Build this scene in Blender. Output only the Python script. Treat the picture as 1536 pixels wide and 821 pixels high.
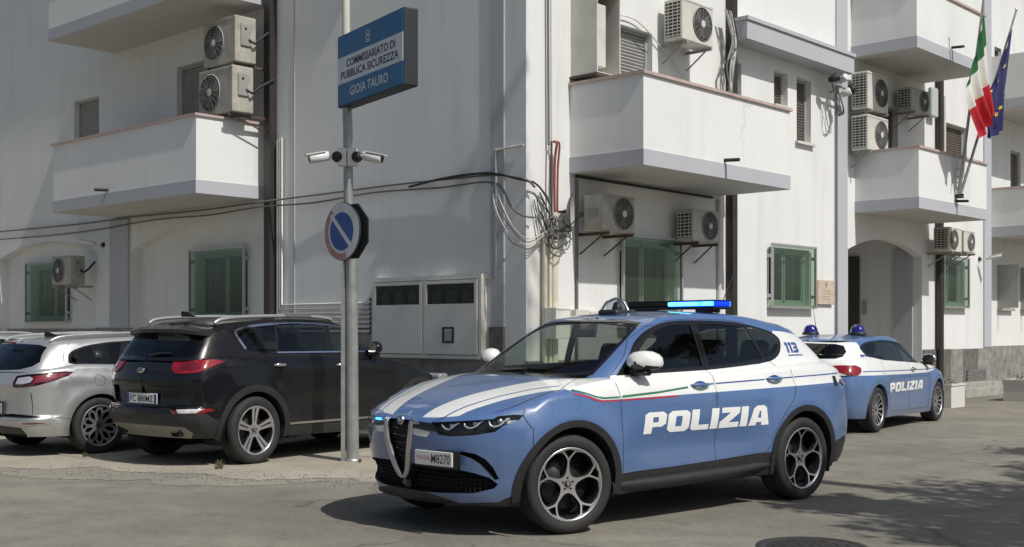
import bpy, math, random
import numpy as np
from mathutils import Vector, Matrix
from mathutils.geometry import delaunay_2d_cdt
random.seed(7)
PI = math.pi
for o in list(bpy.data.objects): bpy.data.objects.remove(o)
SC = bpy.context.scene
COL = SC.collection
# ---------------------------------------------------------------- camera
cam_d = bpy.data.cameras.new('camera'); cam = bpy.data.objects.new('camera', cam_d); COL.objects.link(cam)
cam.location = (0, 0, 1.42); cam.rotation_euler = (PI/2, 0, 0)
cam_d.sensor_width = 36; cam_d.lens = 36*1800/1536; cam_d.shift_y = (495-410.5)/1536
cam_d.clip_end = 900; cam_d.clip_start = .05
SC.camera = cam
# ---------------------------------------------------------------- world and sun
SUN_EL, SUN_H = math.radians(50), (.676, -.737)
w = bpy.data.worlds.new('World'); SC.world = w; w.use_nodes = True
nt = w.node_tree; bg = nt.nodes['Background']
sky = nt.nodes.new('ShaderNodeTexSky'); sky.sky_type = 'NISHITA'; sky.sun_disc = False
sky.sun_elevation = SUN_EL; sky.sun_rotation = math.atan2(SUN_H[0], SUN_H[1])
sky.air_density = 1.0; sky.dust_density = 2.5; sky.ozone_density = 1.0
nt.links.new(sky.outputs[0], bg.inputs[0]); bg.inputs[1].default_value = .076
sd = bpy.data.lights.new('sun', 'SUN'); sun = bpy.data.objects.new('sun', sd); COL.objects.link(sun)
sd.energy = 3.75; sd.angle = math.radians(.6); sd.color = (1, .97, .925)
ce = math.cos(SUN_EL)
sdir = Vector((SUN_H[0]*ce, SUN_H[1]*ce, math.sin(SUN_EL)))
sun.rotation_euler = sdir.to_track_quat('Z', 'Y').to_euler(); sun.location = sdir*40
vs = SC.view_settings; vs.view_transform = 'Standard'; vs.look = 'None'; vs.gamma = 1; vs.use_curve_mapping = False
vs.exposure = 0.0

# ---------------------------------------------------------------- materials
MATS = {}
def newmat(name):
    m = bpy.data.materials.new(name); m.use_nodes = True; MATS[name] = m
    return m, m.node_tree, m.node_tree.nodes['Principled BSDF']
def N(nt, typ, **kw):
    n = nt.nodes.new(typ)
    for k, v in kw.items(): setattr(n, k, v)
    return n
def noise(nt, scale, detail=4, rough=.55, coord='Object', stretch=None):
    tc = N(nt, 'ShaderNodeTexCoord'); out = tc.outputs[coord]
    if coord == 'World':
        pass
    mp = N(nt, 'ShaderNodeMapping'); nt.links.new(out, mp.inputs[0])
    if stretch: mp.inputs['Scale'].default_value = stretch
    n = N(nt, 'ShaderNodeTexNoise'); n.inputs['Scale'].default_value = scale
    n.inputs['Detail'].default_value = detail; n.inputs['Roughness'].default_value = rough
    nt.links.new(mp.outputs[0], n.inputs['Vector'])
    return n.outputs[0]
def ramp(nt, fac, stops):
    r = N(nt, 'ShaderNodeValToRGB'); nt.links.new(fac, r.inputs[0])
    e = r.color_ramp.elements
    while len(e) < len(stops): e.new(.5)
    for i, (p, c) in enumerate(stops):
        e[i].position = p; e[i].color = tuple(c)+(1,) if len(c) == 3 else c
    return r.outputs[0]
def mixc(nt, f, a, b, mode='MIX'):
    m = N(nt, 'ShaderNodeMix'); m.data_type = 'RGBA'; m.blend_type = mode
    for inp, v in ((m.inputs[0], f), (m.inputs[6], a), (m.inputs[7], b)):
        if hasattr(v, 'is_linked') or isinstance(v, bpy.types.NodeSocket): nt.links.new(v, inp)
        elif isinstance(v, (int, float)): inp.default_value = v
        else: inp.default_value = tuple(v)+(1,)
    return m.outputs[2]
def bumpn(nt, h, strength, dist, b):
    bn = N(nt, 'ShaderNodeBump'); bn.inputs['Strength'].default_value = strength
    bn.inputs['Distance'].default_value = dist; nt.links.new(h, bn.inputs['Height'])
    nt.links.new(bn.outputs[0], b.inputs['Normal'])
def simple(name, col, rough=.5, metal=0, var=.06, vscale=6, coat=0, spec=.5, bump=0, bscale=60, emit=None, estr=0):
    m, nt, b = newmat(name)
    b.inputs['Roughness'].default_value = rough; b.inputs['Metallic'].default_value = metal
    b.inputs['Coat Weight'].default_value = coat; b.inputs['Coat Roughness'].default_value = .04
    b.inputs['Specular IOR Level'].default_value = spec
    n = noise(nt, vscale, 5)
    lo = [max(0, c*(1-var)) for c in col]; hi = [min(1, c*(1+var)) for c in col]
    nt.links.new(ramp(nt, n, [(.3, lo), (.7, hi)]), b.inputs['Base Color'])
    if bump: bumpn(nt, noise(nt, bscale, 4), bump, .01, b)
    if emit: b.inputs['Emission Color'].default_value = tuple(emit)+(1,); b.inputs['Emission Strength'].default_value = estr
    return m
def carpaint(name, col, metal=0., rough=.32, dust=.10, coat=1, low=.45):
    m, nt, b = newmat(name)
    n = noise(nt, 3.5, 6, .6)
    fac = ramp(nt, n, [(.35, (0, 0, 0)), (.8, (dust, dust, dust))])
    geo = N(nt, 'ShaderNodeNewGeometry')
    c1 = mixc(nt, fac, col, (.30, .27, .23))
    tc = N(nt, 'ShaderNodeTexCoord'); sx = N(nt, 'ShaderNodeSeparateXYZ'); nt.links.new(tc.outputs['Object'], sx.inputs[0])
    mr = N(nt, 'ShaderNodeMapRange'); mr.inputs[1].default_value = .75; mr.inputs[2].default_value = .22; mr.inputs[4].default_value = low; nt.links.new(sx.outputs[2], mr.inputs[0])
    mu = N(nt, 'ShaderNodeMath', operation='MULTIPLY'); nt.links.new(mr.outputs[0], mu.inputs[0]); nt.links.new(noise(nt, 9, 6, .7), mu.inputs[1])
    c1 = mixc(nt, mu.outputs[0], c1, (.20, .18, .15))
    nt.links.new(mixc(nt, geo.outputs['Backfacing'], c1, (.03, .03, .032)), b.inputs['Base Color'])
    b.inputs['Metallic'].default_value = metal
    nt.links.new(ramp(nt, noise(nt, 6, 6, .7), [(.3, (rough*.8,)*3), (.75, (min(1, rough*1.5),)*3)]), b.inputs['Roughness'])
    b.inputs['Coat Weight'].default_value = coat; b.inputs['Coat Roughness'].default_value = .05
    if coat < .5: b.inputs['Specular IOR Level'].default_value = .3
    return m
def glass(name, tint, rough=.02, op=.0, spec=1.5, base=(.02, .02, .02)):
    """thin glass: tinted transparent + fresnel gloss, with an opaque share"""
    m, nt, b = newmat(name)
    nt.nodes.remove(b); out = nt.nodes['Material Output']
    tr = N(nt, 'ShaderNodeBsdfTransparent'); tr.inputs[0].default_value = tuple(tint)+(1,)
    gl = N(nt, 'ShaderNodeBsdfGlossy'); gl.inputs['Roughness'].default_value = rough; gl.inputs[0].default_value = (.9, .95, 1, 1)
    df = N(nt, 'ShaderNodeBsdfDiffuse'); 
    nt.links.new(ramp(nt, noise(nt, 5, 4), [(.3, [c*.85 for c in base]), (.7, [c*1.15 for c in base])]), df.inputs[0])
    fr = N(nt, 'ShaderNodeFresnel'); ge = N(nt, 'ShaderNodeNewGeometry'); io = N(nt, 'ShaderNodeMapRange')
    io.inputs[3].default_value = spec; io.inputs[4].default_value = 1/spec   # same gloss from either side of the thin pane
    nt.links.new(ge.outputs['Backfacing'], io.inputs[0]); nt.links.new(io.outputs[0], fr.inputs[0])
    m1 = N(nt, 'ShaderNodeMixShader'); m1.inputs[0].default_value = op
    nt.links.new(tr.outputs[0], m1.inputs[1]); nt.links.new(df.outputs[0], m1.inputs[2])
    m2 = N(nt, 'ShaderNodeMixShader'); nt.links.new(fr.outputs[0], m2.inputs[0])
    nt.links.new(m1.outputs[0], m2.inputs[1]); nt.links.new(gl.outputs[0], m2.inputs[2])
    nt.links.new(m2.outputs[0], out.inputs[0])
    return m
carpaint('police_blue', (.072, .146, .322), 0., .28, .10)
carpaint('police_white', (.78, .79, .76), 0, .35, .10)
carpaint('black_paint', (.0055, .0058, .0078), .0, .22, .012, .35, .10)
carpaint('silver_paint', (.47, .48, .48), .6, .33, .06)
simple('black_plastic', (.022, .022, .023), .5, 0, .15, 8)
simple('gloss_black', (.010, .010, .011), .08, 0, .1, 8, spec=.6)
simple('dark_gap', (.006, .006, .007), .8, 0)
simple('rubber', (.022, .021, .020), .75, 0, .25, 9, bump=.15, bscale=90)
simple('alloy', (.62, .62, .63), .28, .9, .06)
simple('alloy_matt', (.45, .45, .46), .4, .8, .1)
simple('chrome', (.75, .75, .76), .12, 1, .03)
simple('satin_metal', (.55, .55, .56), .3, 1, .05)
simple('rim_dark', (.03, .03, .032), .4, .5, .1)
simple('dark_interior', (.022, .022, .024), .7, 0, .2, 12)
simple('seat_fabric', (.045, .045, .05), .85, 0, .2, 30)
simple('light_trim', (.33, .33, .31), .8)
simple('stripe_green', (.03, .16, .08), .35); simple('stripe_red', (.55, .03, .05), .35)
simple('decal_blue', (.045, .085, .27), .35)
simple('decal_white', (.80, .81, .79), .4, var=.03)
simple('decal_black', (.02, .02, .022), .4)
simple('plate_white', (.72, .72, .70), .35, var=.03)
simple('plate_blue', (.02, .04, .25), .35)
simple('tail_red', (.23, .003, .010), .1, 0, .2, 20, coat=1)
simple('tail_red_dark', (.12, .004, .01), .12, 0, .3, 18, coat=1)
simple('lamp_clear', (.75, .72, .70), .15, .4, .25, 40, coat=1)
simple('lamp_white', (.60, .62, .64), .2, .4, .05, coat=1)
simple('spoiler_skid', (.27, .26, .22), .5, .2, .1)
simple('blue_lens', (.008, .012, .16), .08, 0, .1, coat=1)
simple('blue_light', (.1, .4, 1), .2, emit=(.03, .33, 1), estr=5)
simple('blue_glow', (.01, .03, .5), .15, emit=(.0, .05, .9), estr=.9)
simple('blue_light_core', (.4, .8, 1), .2, emit=(.10, .60, 1), estr=3.2)
glass('glass_car', (.90, .94, .91), .01, .04, 1.5)
glass('glass_tint', (.60, .68, .61), .01, .02, 1.5)
glass('glass_tint_dark', (.22, .25, .23), .01, .06, 1.5)
glass('glass_clear_dome', (.75, .77, .8), .02, .06, 1.5)
glass('glass_lamp', (.92, .94, .96), .01, 0, 1.45)

# ---------------------------------------------------------------- mesh helpers
class MB:
    def __init__(s): s.v = []; s.f = []; s.m = []; s.n = []; s.mats = []; s.M = Matrix(); s.sm = []
    def mi(s, name):
        if name not in s.mats: s.mats.append(name)
        return s.mats.index(name)
    def add(s, vs, fs, mat, nrm=None, smooth=False):
        b = len(s.v); M = s.M; R3 = M.to_3x3()
        for i, p in enumerate(vs):
            s.v.append(tuple(M @ Vector((float(p[0]), float(p[1]), float(p[2])))))
            s.n.append(None if nrm is None else tuple((R3 @ Vector((float(nrm[i][0]), float(nrm[i][1]), float(nrm[i][2])))).normalized()))
        k = s.mi(mat); neg = M.determinant() < 0
        for f in fs: s.f.append(tuple(b+int(i) for i in (f[::-1] if neg else f))); s.m.append(k); s.sm.append(smooth or nrm is not None)
        return s
    def box(s, x0, x1, y0, y1, z0, z1, mat, bev=0):
        if bev > 0:
            return s.rbox(x0, x1, y0, y1, z0, z1, mat, bev)
        vs = [(x, y, z) for z in (z0, z1) for y in (y0, y1) for x in (x0, x1)]
        fs = [(0,2,3,1),(4,5,7,6),(0,1,5,4),(2,6,7,3),(0,4,6,2),(1,3,7,5)]
        return s.add(vs, fs, mat)
    def rbox(s, x0, x1, y0, y1, z0, z1, mat, b):
        """box whose outline in x,z has rounded corners and a chamfer towards -y and +y"""
        b = min(b, (x1-x0)/2.01, (z1-z0)/2.01, (y1-y0)/2.01)
        def ring(d, y):
            r = b; pts = []
            for cx, cz, a0 in ((x1-b, z1-b, 0), (x0+b, z1-b, 90), (x0+b, z0+b, 180), (x1-b, z0+b, 270)):
                for k in range(4):
                    a = math.radians(a0+30*k); pts.append((cx+(r-d)*math.cos(a), y, cz+(r-d)*math.sin(a)))
            return pts
        rings = [ring(b*.6, y0), ring(b*.18, y0+b*.25), ring(0, y0+b*.7), ring(0, y1-b*.7), ring(b*.18, y1-b*.25), ring(b*.6, y1)]
        vs = [p for r in rings for p in r]; n = 16; fs = []
        for i in range(5):
            for j in range(n): fs.append((i*n+j, i*n+(j+1) % n, (i+1)*n+(j+1) % n, (i+1)*n+j))
        fs.append(tuple(range(n))[::-1] if False else tuple(range(n))); fs.append(tuple(5*n+k for k in range(n))[::-1])
        return s.add(vs, fs, mat)
    def tube(s, pts, r, mat, n=8, cap=True, smooth=True):
        pts = [Vector(p) for p in pts]; vs = []; fs = []
        rr = r if isinstance(r, (list, tuple)) else [r]*len(pts)
        up = Vector((0, 0, 1)); t0 = (pts[1]-pts[0]).normalized()
        a = t0.cross(up); a = Vector((1, 0, 0)) if a.length < 1e-3 else a.normalized()
        for i, p in enumerate(pts):
            t = (pts[min(i+1, len(pts)-1)]-pts[max(i-1, 0)]).normalized()
            a = (a-t*a.dot(t)); a = a.normalized() if a.length > 1e-4 else t.orthogonal().normalized()
            b = t.cross(a)
            for k in range(n):
                c = 2*PI*k/n; vs.append(p+(a*math.cos(c)+b*math.sin(c))*rr[i])
        for i in range(len(pts)-1):
            for k in range(n): fs.append((i*n+k, i*n+(k+1) % n, (i+1)*n+(k+1) % n, (i+1)*n+k))
        s.add(vs, fs, mat, smooth=smooth)
        if cap: s.add(vs, [tuple(range(n))[::-1], tuple(len(vs)-n+k for k in range(n))], mat)
        return s
    def lathe(s, prof, mat, n=24, axis='z', c=(0, 0, 0), smooth=True, a0=0, a1=2*PI):
        vs = []; fs = []; full = abs(a1-a0-2*PI) < 1e-6; m = n if full else n+1
        for (r, h) in prof:
            for k in range(m):
                a = a0+(a1-a0)*k/n; x, y = r*math.cos(a), r*math.sin(a)
                p = {'z': (x, y, h), 'y': (x, h, y), 'x': (h, x, y)}[axis]
                vs.append((p[0]+c[0], p[1]+c[1], p[2]+c[2]))
        for i in range(len(prof)-1):
            for k in range(n):
                k2 = (k+1) % m if full else k+1
                f = (i*m+k, i*m+k2, (i+1)*m+k2, (i+1)*m+k)
                fs.append(f[::-1] if axis == 'y' else f)
        return s.add(vs, fs, mat, smooth=smooth)
    def prism(s, poly, y0, y1, mat, side=None, fr='xz'):
        """polygon in x,z extruded along y (front face at y0)"""
        n = len(poly)
        P = (lambda p, y: (p[0], y, p[1])) if fr == 'xz' else (lambda p, y: (p[0], p[1], y))
        vs = [P(p, y0) for p in poly]+[P(p, y1) for p in poly]
        s.add(vs, [tuple(range(n)), tuple(range(2*n-1, n-1, -1))], mat)
        return s.add(vs, [(i, n+i, n+(i+1) % n, (i+1) % n) for i in range(n)], side or mat)
    def build(s, name, parent=None, angle=35, loc=None):
        me = bpy.data.meshes.new(name); me.from_pydata(s.v, [], s.f)
        for k in s.mats: me.materials.append(MATS[k])
        me.polygons.foreach_set('material_index', s.m)
        me.update()
        if any(x is not None for x in s.n):
            me.polygons.foreach_set('use_smooth', [True]*len(s.f))
            vn = [s.n[i] if s.n[i] is not None else tuple(me.vertices[i].normal) for i in range(len(s.v))]
            ln = []
            smf = s.sm
            for p in me.polygons:
                if smf[p.index]: ln += [vn[vi] for vi in p.vertices]
                else: ln += [tuple(p.normal)]*len(p.vertices)
            me.normals_split_custom_set(ln)
        else:
            me.polygons.foreach_set('use_smooth', s.sm)
        o = bpy.data.objects.new(name, me); COL.objects.link(o)
        if parent: o.parent = parent
        if loc is not None: o.location = loc
        return o
def empty(name, label, cat, loc=(0, 0, 0), rz=0, group=None, M=None):
    o = bpy.data.objects.new(name, None); COL.objects.link(o); o.empty_display_size = .2
    if M is not None: o.matrix_world = M
    else: o.location = loc; o.rotation_euler = (0, 0, rz)
    return tag(o, label, cat, group)
def tag(o, label=None, cat=None, group=None, kind=None):
    if label: o['label'] = label
    if cat: o['category'] = cat
    if group: o['group'] = group
    if kind: o['kind'] = kind
    return o

# ---------------------------------------------------------------- 2D triangulation
def inpoly(P, poly):
    poly = np.asarray(poly); x, y = P[:, 0], P[:, 1]; c = np.zeros(len(P), bool); j = len(poly)-1
    for i in range(len(poly)):
        xi, yi = poly[i]; xj, yj = poly[j]
        if yi != yj:
            t = ((yi > y) != (yj > y)) & (x < (xj-xi)*(y-yi)/(yj-yi)+xi); c ^= t
        j = i
    return c
def dens(poly, step, closed=True):
    out = []; n = len(poly)
    for i in range(n if closed else n-1):
        a = np.array(poly[i], float); b = np.array(poly[(i+1) % n], float)
        k = max(1, int(math.ceil(np.linalg.norm(b-a)/step)))
        for t in range(k): out.append(a+(b-a)*t/k)
    if not closed: out.append(np.array(poly[-1], float))
    return np.array(out)
def spline(pts, k=6, closed=False):
    """Catmull-Rom through the points"""
    P = np.array(pts, float); n = len(P); out = []
    for i in range(n if closed else n-1):
        if closed: p0, p1, p2, p3 = P[i-1], P[i], P[(i+1) % n], P[(i+2) % n]
        else: p0, p1, p2, p3 = P[max(i-1, 0)], P[i], P[i+1], P[min(i+2, n-1)]
        for t in np.arange(k)/k:
            out.append(.5*((2*p1)+(-p0+p2)*t+(2*p0-5*p1+4*p2-p3)*t*t+(-p0+3*p1-3*p2+p3)*t**3))
    if not closed: out.append(P[-1])
    return np.array(out)
def tri2d(outer, inner=(), step=.05, grid=True):
    """triangulates 'outer' (closed polygon) with the constraint polygons 'inner'; gives pts, tris"""
    pts = []; edges = []
    for pl in [outer]+list(inner):
        b = len(pts); pts += [tuple(p) for p in pl]; n = len(pl)
        edges += [(b+i, b+(i+1) % n) for i in range(n)]
    if grid:
        A = np.array(pts); x0, y0 = A.min(0); x1, y1 = A.max(0)
        gx, gy = np.meshgrid(np.arange(x0+step/2, x1, step), np.arange(y0+step/2, y1, step))
        G = np.c_[gx.ravel(), gy.ravel()]
        G = G[inpoly(G, outer)]
        keep = np.ones(len(G), bool)
        for a in A: keep &= ((G-a)**2).sum(1) > (step*.45)**2
        pts += [tuple(p) for p in G[keep]]
    r = delaunay_2d_cdt([Vector(p) for p in pts], edges, [], 0, 1e-6)
    V = np.array([tuple(v) for v in r[0]]); T = np.array([f for f in r[2]])
    C = V[T].mean(1); T = T[inpoly(C, outer)]
    return V, T
def used(V, T):
    idx, inv = np.unique(T.ravel(), return_inverse=True)
    return V[idx], inv.reshape(T.shape)
def pchip(xs, ys):
    xs = np.array(xs, float); ys = np.array(ys, float)
    if xs[0] > xs[-1]: xs = xs[::-1]; ys = ys[::-1]
    h = np.diff(xs); d = np.diff(ys)/h; m = np.zeros(len(xs)); m[0] = d[0]; m[-1] = d[-1]
    for i in range(1, len(xs)-1):
        if d[i-1]*d[i] > 0:
            w1 = 2*h[i]+h[i-1]; w2 = h[i]+2*h[i-1]; m[i] = (w1+w2)/(w1/d[i-1]+w2/d[i])
    def f(x):
        x = np.clip(np.asarray(x, float), xs[0], xs[-1]); i = np.clip(np.searchsorted(xs, x, 'right')-1, 0, len(xs)-2)
        t = (x-xs[i])/h[i]; t2 = t*t; t3 = t2*t
        return (2*t3-3*t2+1)*ys[i]+(t3-2*t2+t)*h[i]*m[i]+(-2*t3+3*t2)*ys[i+1]+(t3-t2)*h[i]*m[i+1]
    return f
def tab(s): return pchip(*zip(*s))
# mirror for the other half
class Shell:
    """wrapped surface: plan outline (a,b) scaled at each height; q runs along the plan from nose to tail"""
    def __init__(s, plan, xf, xr, W, x0, zref, top, fil, bump=None):
        P = spline(plan, 12); s.xf, s.xr, s.W = tab(xf), tab(xr), tab(W); s.x0 = x0
        F, Rr, Wd = s.xf(zref)-x0, x0-s.xr(zref), s.W(zref)
        a, b = P[:, 0], np.clip(P[:, 1], 0, None); a = np.minimum.accumulate(a)
        X = np.where(a > 0, a*F, a*Rr); Y = b*Wd
        q = np.r_[0, np.cumsum(np.hypot(np.diff(X), np.diff(Y)))]
        s.Q = q[-1]; s.q, s.a, s.b = q, a-np.arange(len(a))*1e-7, b
        tx, ty = np.gradient(X, q), np.gradient(Y, q); L = np.hypot(tx, ty)
        s.nx, s.ny = -ty/L*-1, tx/L*-1
        s.nx, s.ny = ty/L, -tx/L
        s.topf = tab(top); s.fil = fil; s.bump = bump
    def A(s, q): return np.interp(q, s.q, s.a)
    def ztop(s, q): return s.topf(s.A(q))
    def P0(s, q, z):
        q = np.asarray(q, float); z = np.asarray(z, float)
        a, b = s.A(q), np.interp(q, s.q, s.b)
        x = s.x0+np.where(a > 0, a*(s.xf(z)-s.x0), a*(s.x0-s.xr(z))); y = b*s.W(z)
        if s.bump is not None:
            y = y+s.bump(x, z)*np.clip((b-.6)/.3, 0, 1)
        r = s.fil; d = np.clip((z-(s.topf(a)-r))/r, 0, .985)
        o = r*(1-np.sqrt(1-d*d))*1.0
        nx, ny = np.interp(q, s.q, s.nx), np.interp(q, s.q, s.ny)
        return np.stack([x-nx*o, np.maximum(y-ny*o, 0), z], -1)
    def N0(s, q, z):
        e = .006
        du = s.P0(np.minimum(q+e, s.Q), z)-s.P0(np.maximum(q-e, 0), z); dv = s.P0(q, z+e)-s.P0(q, z-e)
        n = np.cross(du, dv)
        ln = np.linalg.norm(n, axis=-1, keepdims=True); return n/np.maximum(ln, 1e-9)
    def ev(s, U, off=0):
        U = np.asarray(U, float); sg = np.where(U[:, 0] < 0, -1, 1.); q = np.abs(U[:, 0])
        P = s.P0(q, U[:, 1]); n = s.N0(q, U[:, 1]); P = P+n*off
        P[:, 1] *= sg; n = n.copy(); n[:, 1] *= sg
        return P, n
    def qs(s, x, z):
        x = np.asarray(x, float); z = np.asarray(z, float)
        a = np.where(x > s.x0, (x-s.x0)/(s.xf(z)-s.x0), (x-s.x0)/(s.x0-s.xr(z)))
        return np.interp(-a, -s.a, s.q)
    def qf(s, y, z, rear=False):
        b = np.asarray(y, float)/s.W(z); k = int(np.argmax(s.b))
        if rear: return np.interp(b, s.b[k:][::-1], s.q[k:][::-1])
        return np.interp(b, s.b[:k], s.q[:k])
    def sideo(s, pts, step=.04):
        p = dens(pts, step, False); return np.c_[s.qs(p[:, 0], p[:, 1]), p[:, 1]]
    def side(s, pts, step=.04):
        p = dens(pts, step); return np.c_[s.qs(p[:, 0], p[:, 1]), p[:, 1]]
    def front(s, pts, step=.04): 
        p = dens(pts, step); return np.c_[np.sign(p[:, 0]+1e-9)*s.qf(np.abs(p[:, 0]), p[:, 1]), p[:, 1]]
    def rear(s, pts, step=.04):
        p = dens(pts, step); return np.c_[s.qf(np.abs(p[:, 0]), p[:, 1], True), p[:, 1]]
class Cap:
    """roof / bonnet surface over the top edge of a shell"""
    def __init__(s, sh, zc, p=2.4):
        q = np.linspace(0, sh.Q, 400); z = sh.ztop(q); P = sh.P0(q, z); s.E = P; s.sh = sh; s.p = p
        o = np.argsort(P[:, 0]); s.X = P[o, 0]; s.Y = P[o, 1]; s.Z = P[o, 2]; s.zc = tab(zc)
    def T(s, x, y):
        ye = np.maximum(np.interp(x, s.X, s.Y), .02); ze = np.interp(x, s.X, s.Z); zc = np.maximum(s.zc(x), ze)
        t = np.clip(np.abs(y)/ye, 0, 1); return zc-(zc-ze)*t**s.p
    def ev(s, U, off=0):
        U = np.asarray(U, float); x, y = U[:, 0], U[:, 1]; e = .01
        z = s.T(x, y); gx = (s.T(x+e, y)-s.T(x-e, y))/(2*e); ye = np.maximum(np.interp(x, s.X, s.Y), .02)
        y1 = np.minimum(np.abs(y)+e, ye); y0 = np.maximum(y1-2*e, -ye)
        gy = (s.T(x, y1)-s.T(x, y0))/np.maximum(y1-y0, 1e-4)*np.where(y < 0, -1, 1)
        gy = np.where(np.abs(y) < e, 0, gy)
        n = np.stack([-gx, -gy, np.ones_like(gx)], -1); n /= np.linalg.norm(n, axis=-1, keepdims=True)
        return np.stack([x, y, z], -1)+n*off, n
def lay(mb, surf, poly, mat, off=.0015, step=.05, flip=False, V=None, T=None, holes=()):
    """a thin layer following a surface (paint marks, trim, lens)"""
    if V is None:
        hs = [np.array(h) for h in holes]
        V, T = tri2d(np.array(poly), hs, step)
        for h in hs: T = T[~inpoly(V[T].mean(1), h)]
    V, T = used(V, T); P, n = surf.ev(V, off)
    orient(mb, P, T, n, mat, flip)
def orient(mb, P, T, n, mat, flip=False):
    if len(T) == 0: return
    fn = np.cross(P[T[:, 1]]-P[T[:, 0]], P[T[:, 2]]-P[T[:, 0]]); s = (fn*n[T[:, 0]]).sum(1) < 0
    T = T.copy(); T[s] = T[s][:, ::-1]
    if flip: P = P*[1, -1, 1]; n = n*[1, -1, 1]; T = T[:, ::-1]
    mb.add(P, T, mat, n)
def ribbon(mb, surf, line, w, mat, off=.001, flip=False, step=.03):
    """thin strip along a line on a surface (panel gaps, chrome)"""
    p = dens(line, step, False); t = np.gradient(p, axis=0); t /= np.maximum(np.linalg.norm(t, axis=1, keepdims=True), 1e-9)
    nn = np.c_[-t[:, 1], t[:, 0]]*w/2
    A = np.r_[p+nn, p-nn]; k = len(p)
    P, n = surf.ev(A, off)
    T = [(i, i+1, k+i+1) for i in range(k-1)]+[(i, k+i+1, k+i) for i in range(k-1)]
    orient(mb, P, np.array(T), n, mat, flip)
def strip(mb, A, B, mat, flip=False):
    """wall between two 3D polylines of the same length"""
    k = len(A); vs = np.r_[A, B]
    if flip: vs = vs*[1, -1, 1]
    mb.add(vs, [(i, (i+1) % k, k+(i+1) % k, k+i) for i in range(k)], mat)
def recess(mb, surf, poly, dvec, wall, back, flip=False, step=.05, shrink=.97):
    """pocket behind a polygon of the surface: walls and a back face"""
    poly = np.array(poly); P, n = surf.ev(poly); c = P.mean(0)
    B = (P-c)*shrink+c+np.array(dvec)
    k = len(P); cen = (np.abs(poly[:, 0]) < .006) | (poly[:, 0] > getattr(surf, 'Q', 99)-.006); vs = np.r_[P, B]*([1, -1, 1] if flip else [1, 1, 1])
    mb.add(vs, [(i, (i+1) % k, k+(i+1) % k, k+i) for i in range(k) if not (cen[i] and cen[(i+1) % k])], wall)
    V, T = tri2d(poly, [], step); V, T = used(V, T); Q, nn = surf.ev(V)
    cc = c; Q = (Q-cc)*shrink+cc+np.array(dvec)
    orient(mb, Q, T, nn, back, flip)
# ---------------------------------------------------------------- cars
def rad(poly, rot=0):   # polar (r, degrees) -> x,z
    return [(r*math.sin(math.radians(a+rot)), r*math.cos(math.radians(a+rot))) for r, a in poly]
def sym(half):
    return half+[(r, -a) for r, a in half[::-1] if a != 0]
RIMS = {
 'petal': (5, [sym([(.25, 0), (.28, 17), (.37, 28), (.50, 32), (.62, 33), (.72, 30.5), (.83, 25.5), (.915, 20.5), (.95, 8), (.95, 0)]),
               [(.72, 36), (.935, 46.5), (.955, 36), (.935, 25.5)]], 180, .045),
 'twin': (5, [sym([(.27, 0), (.32, 15), (.5, 20), (.88, 23.5), (.93, 19), (.945, 8), (.945, 0)]),
              [(.34, 36), (.37, 39.5), (.90, 38.2), (.92, 36), (.90, 33.8), (.37, 32.5)]], 180, .05),
 'mesh': (10, [sym([(.34, 0), (.45, 8), (.62, 10), (.72, 8), (.80, 0)]), [(.70, 18), (.90, 27), (.925, 18), (.90, 9)]], 0, .04),
 'multi': (14, [sym([(.32, 0), (.5, 6.5), (.86, 8.6), (.91, 4), (.91, 0)])], 0, .035),
}
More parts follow.
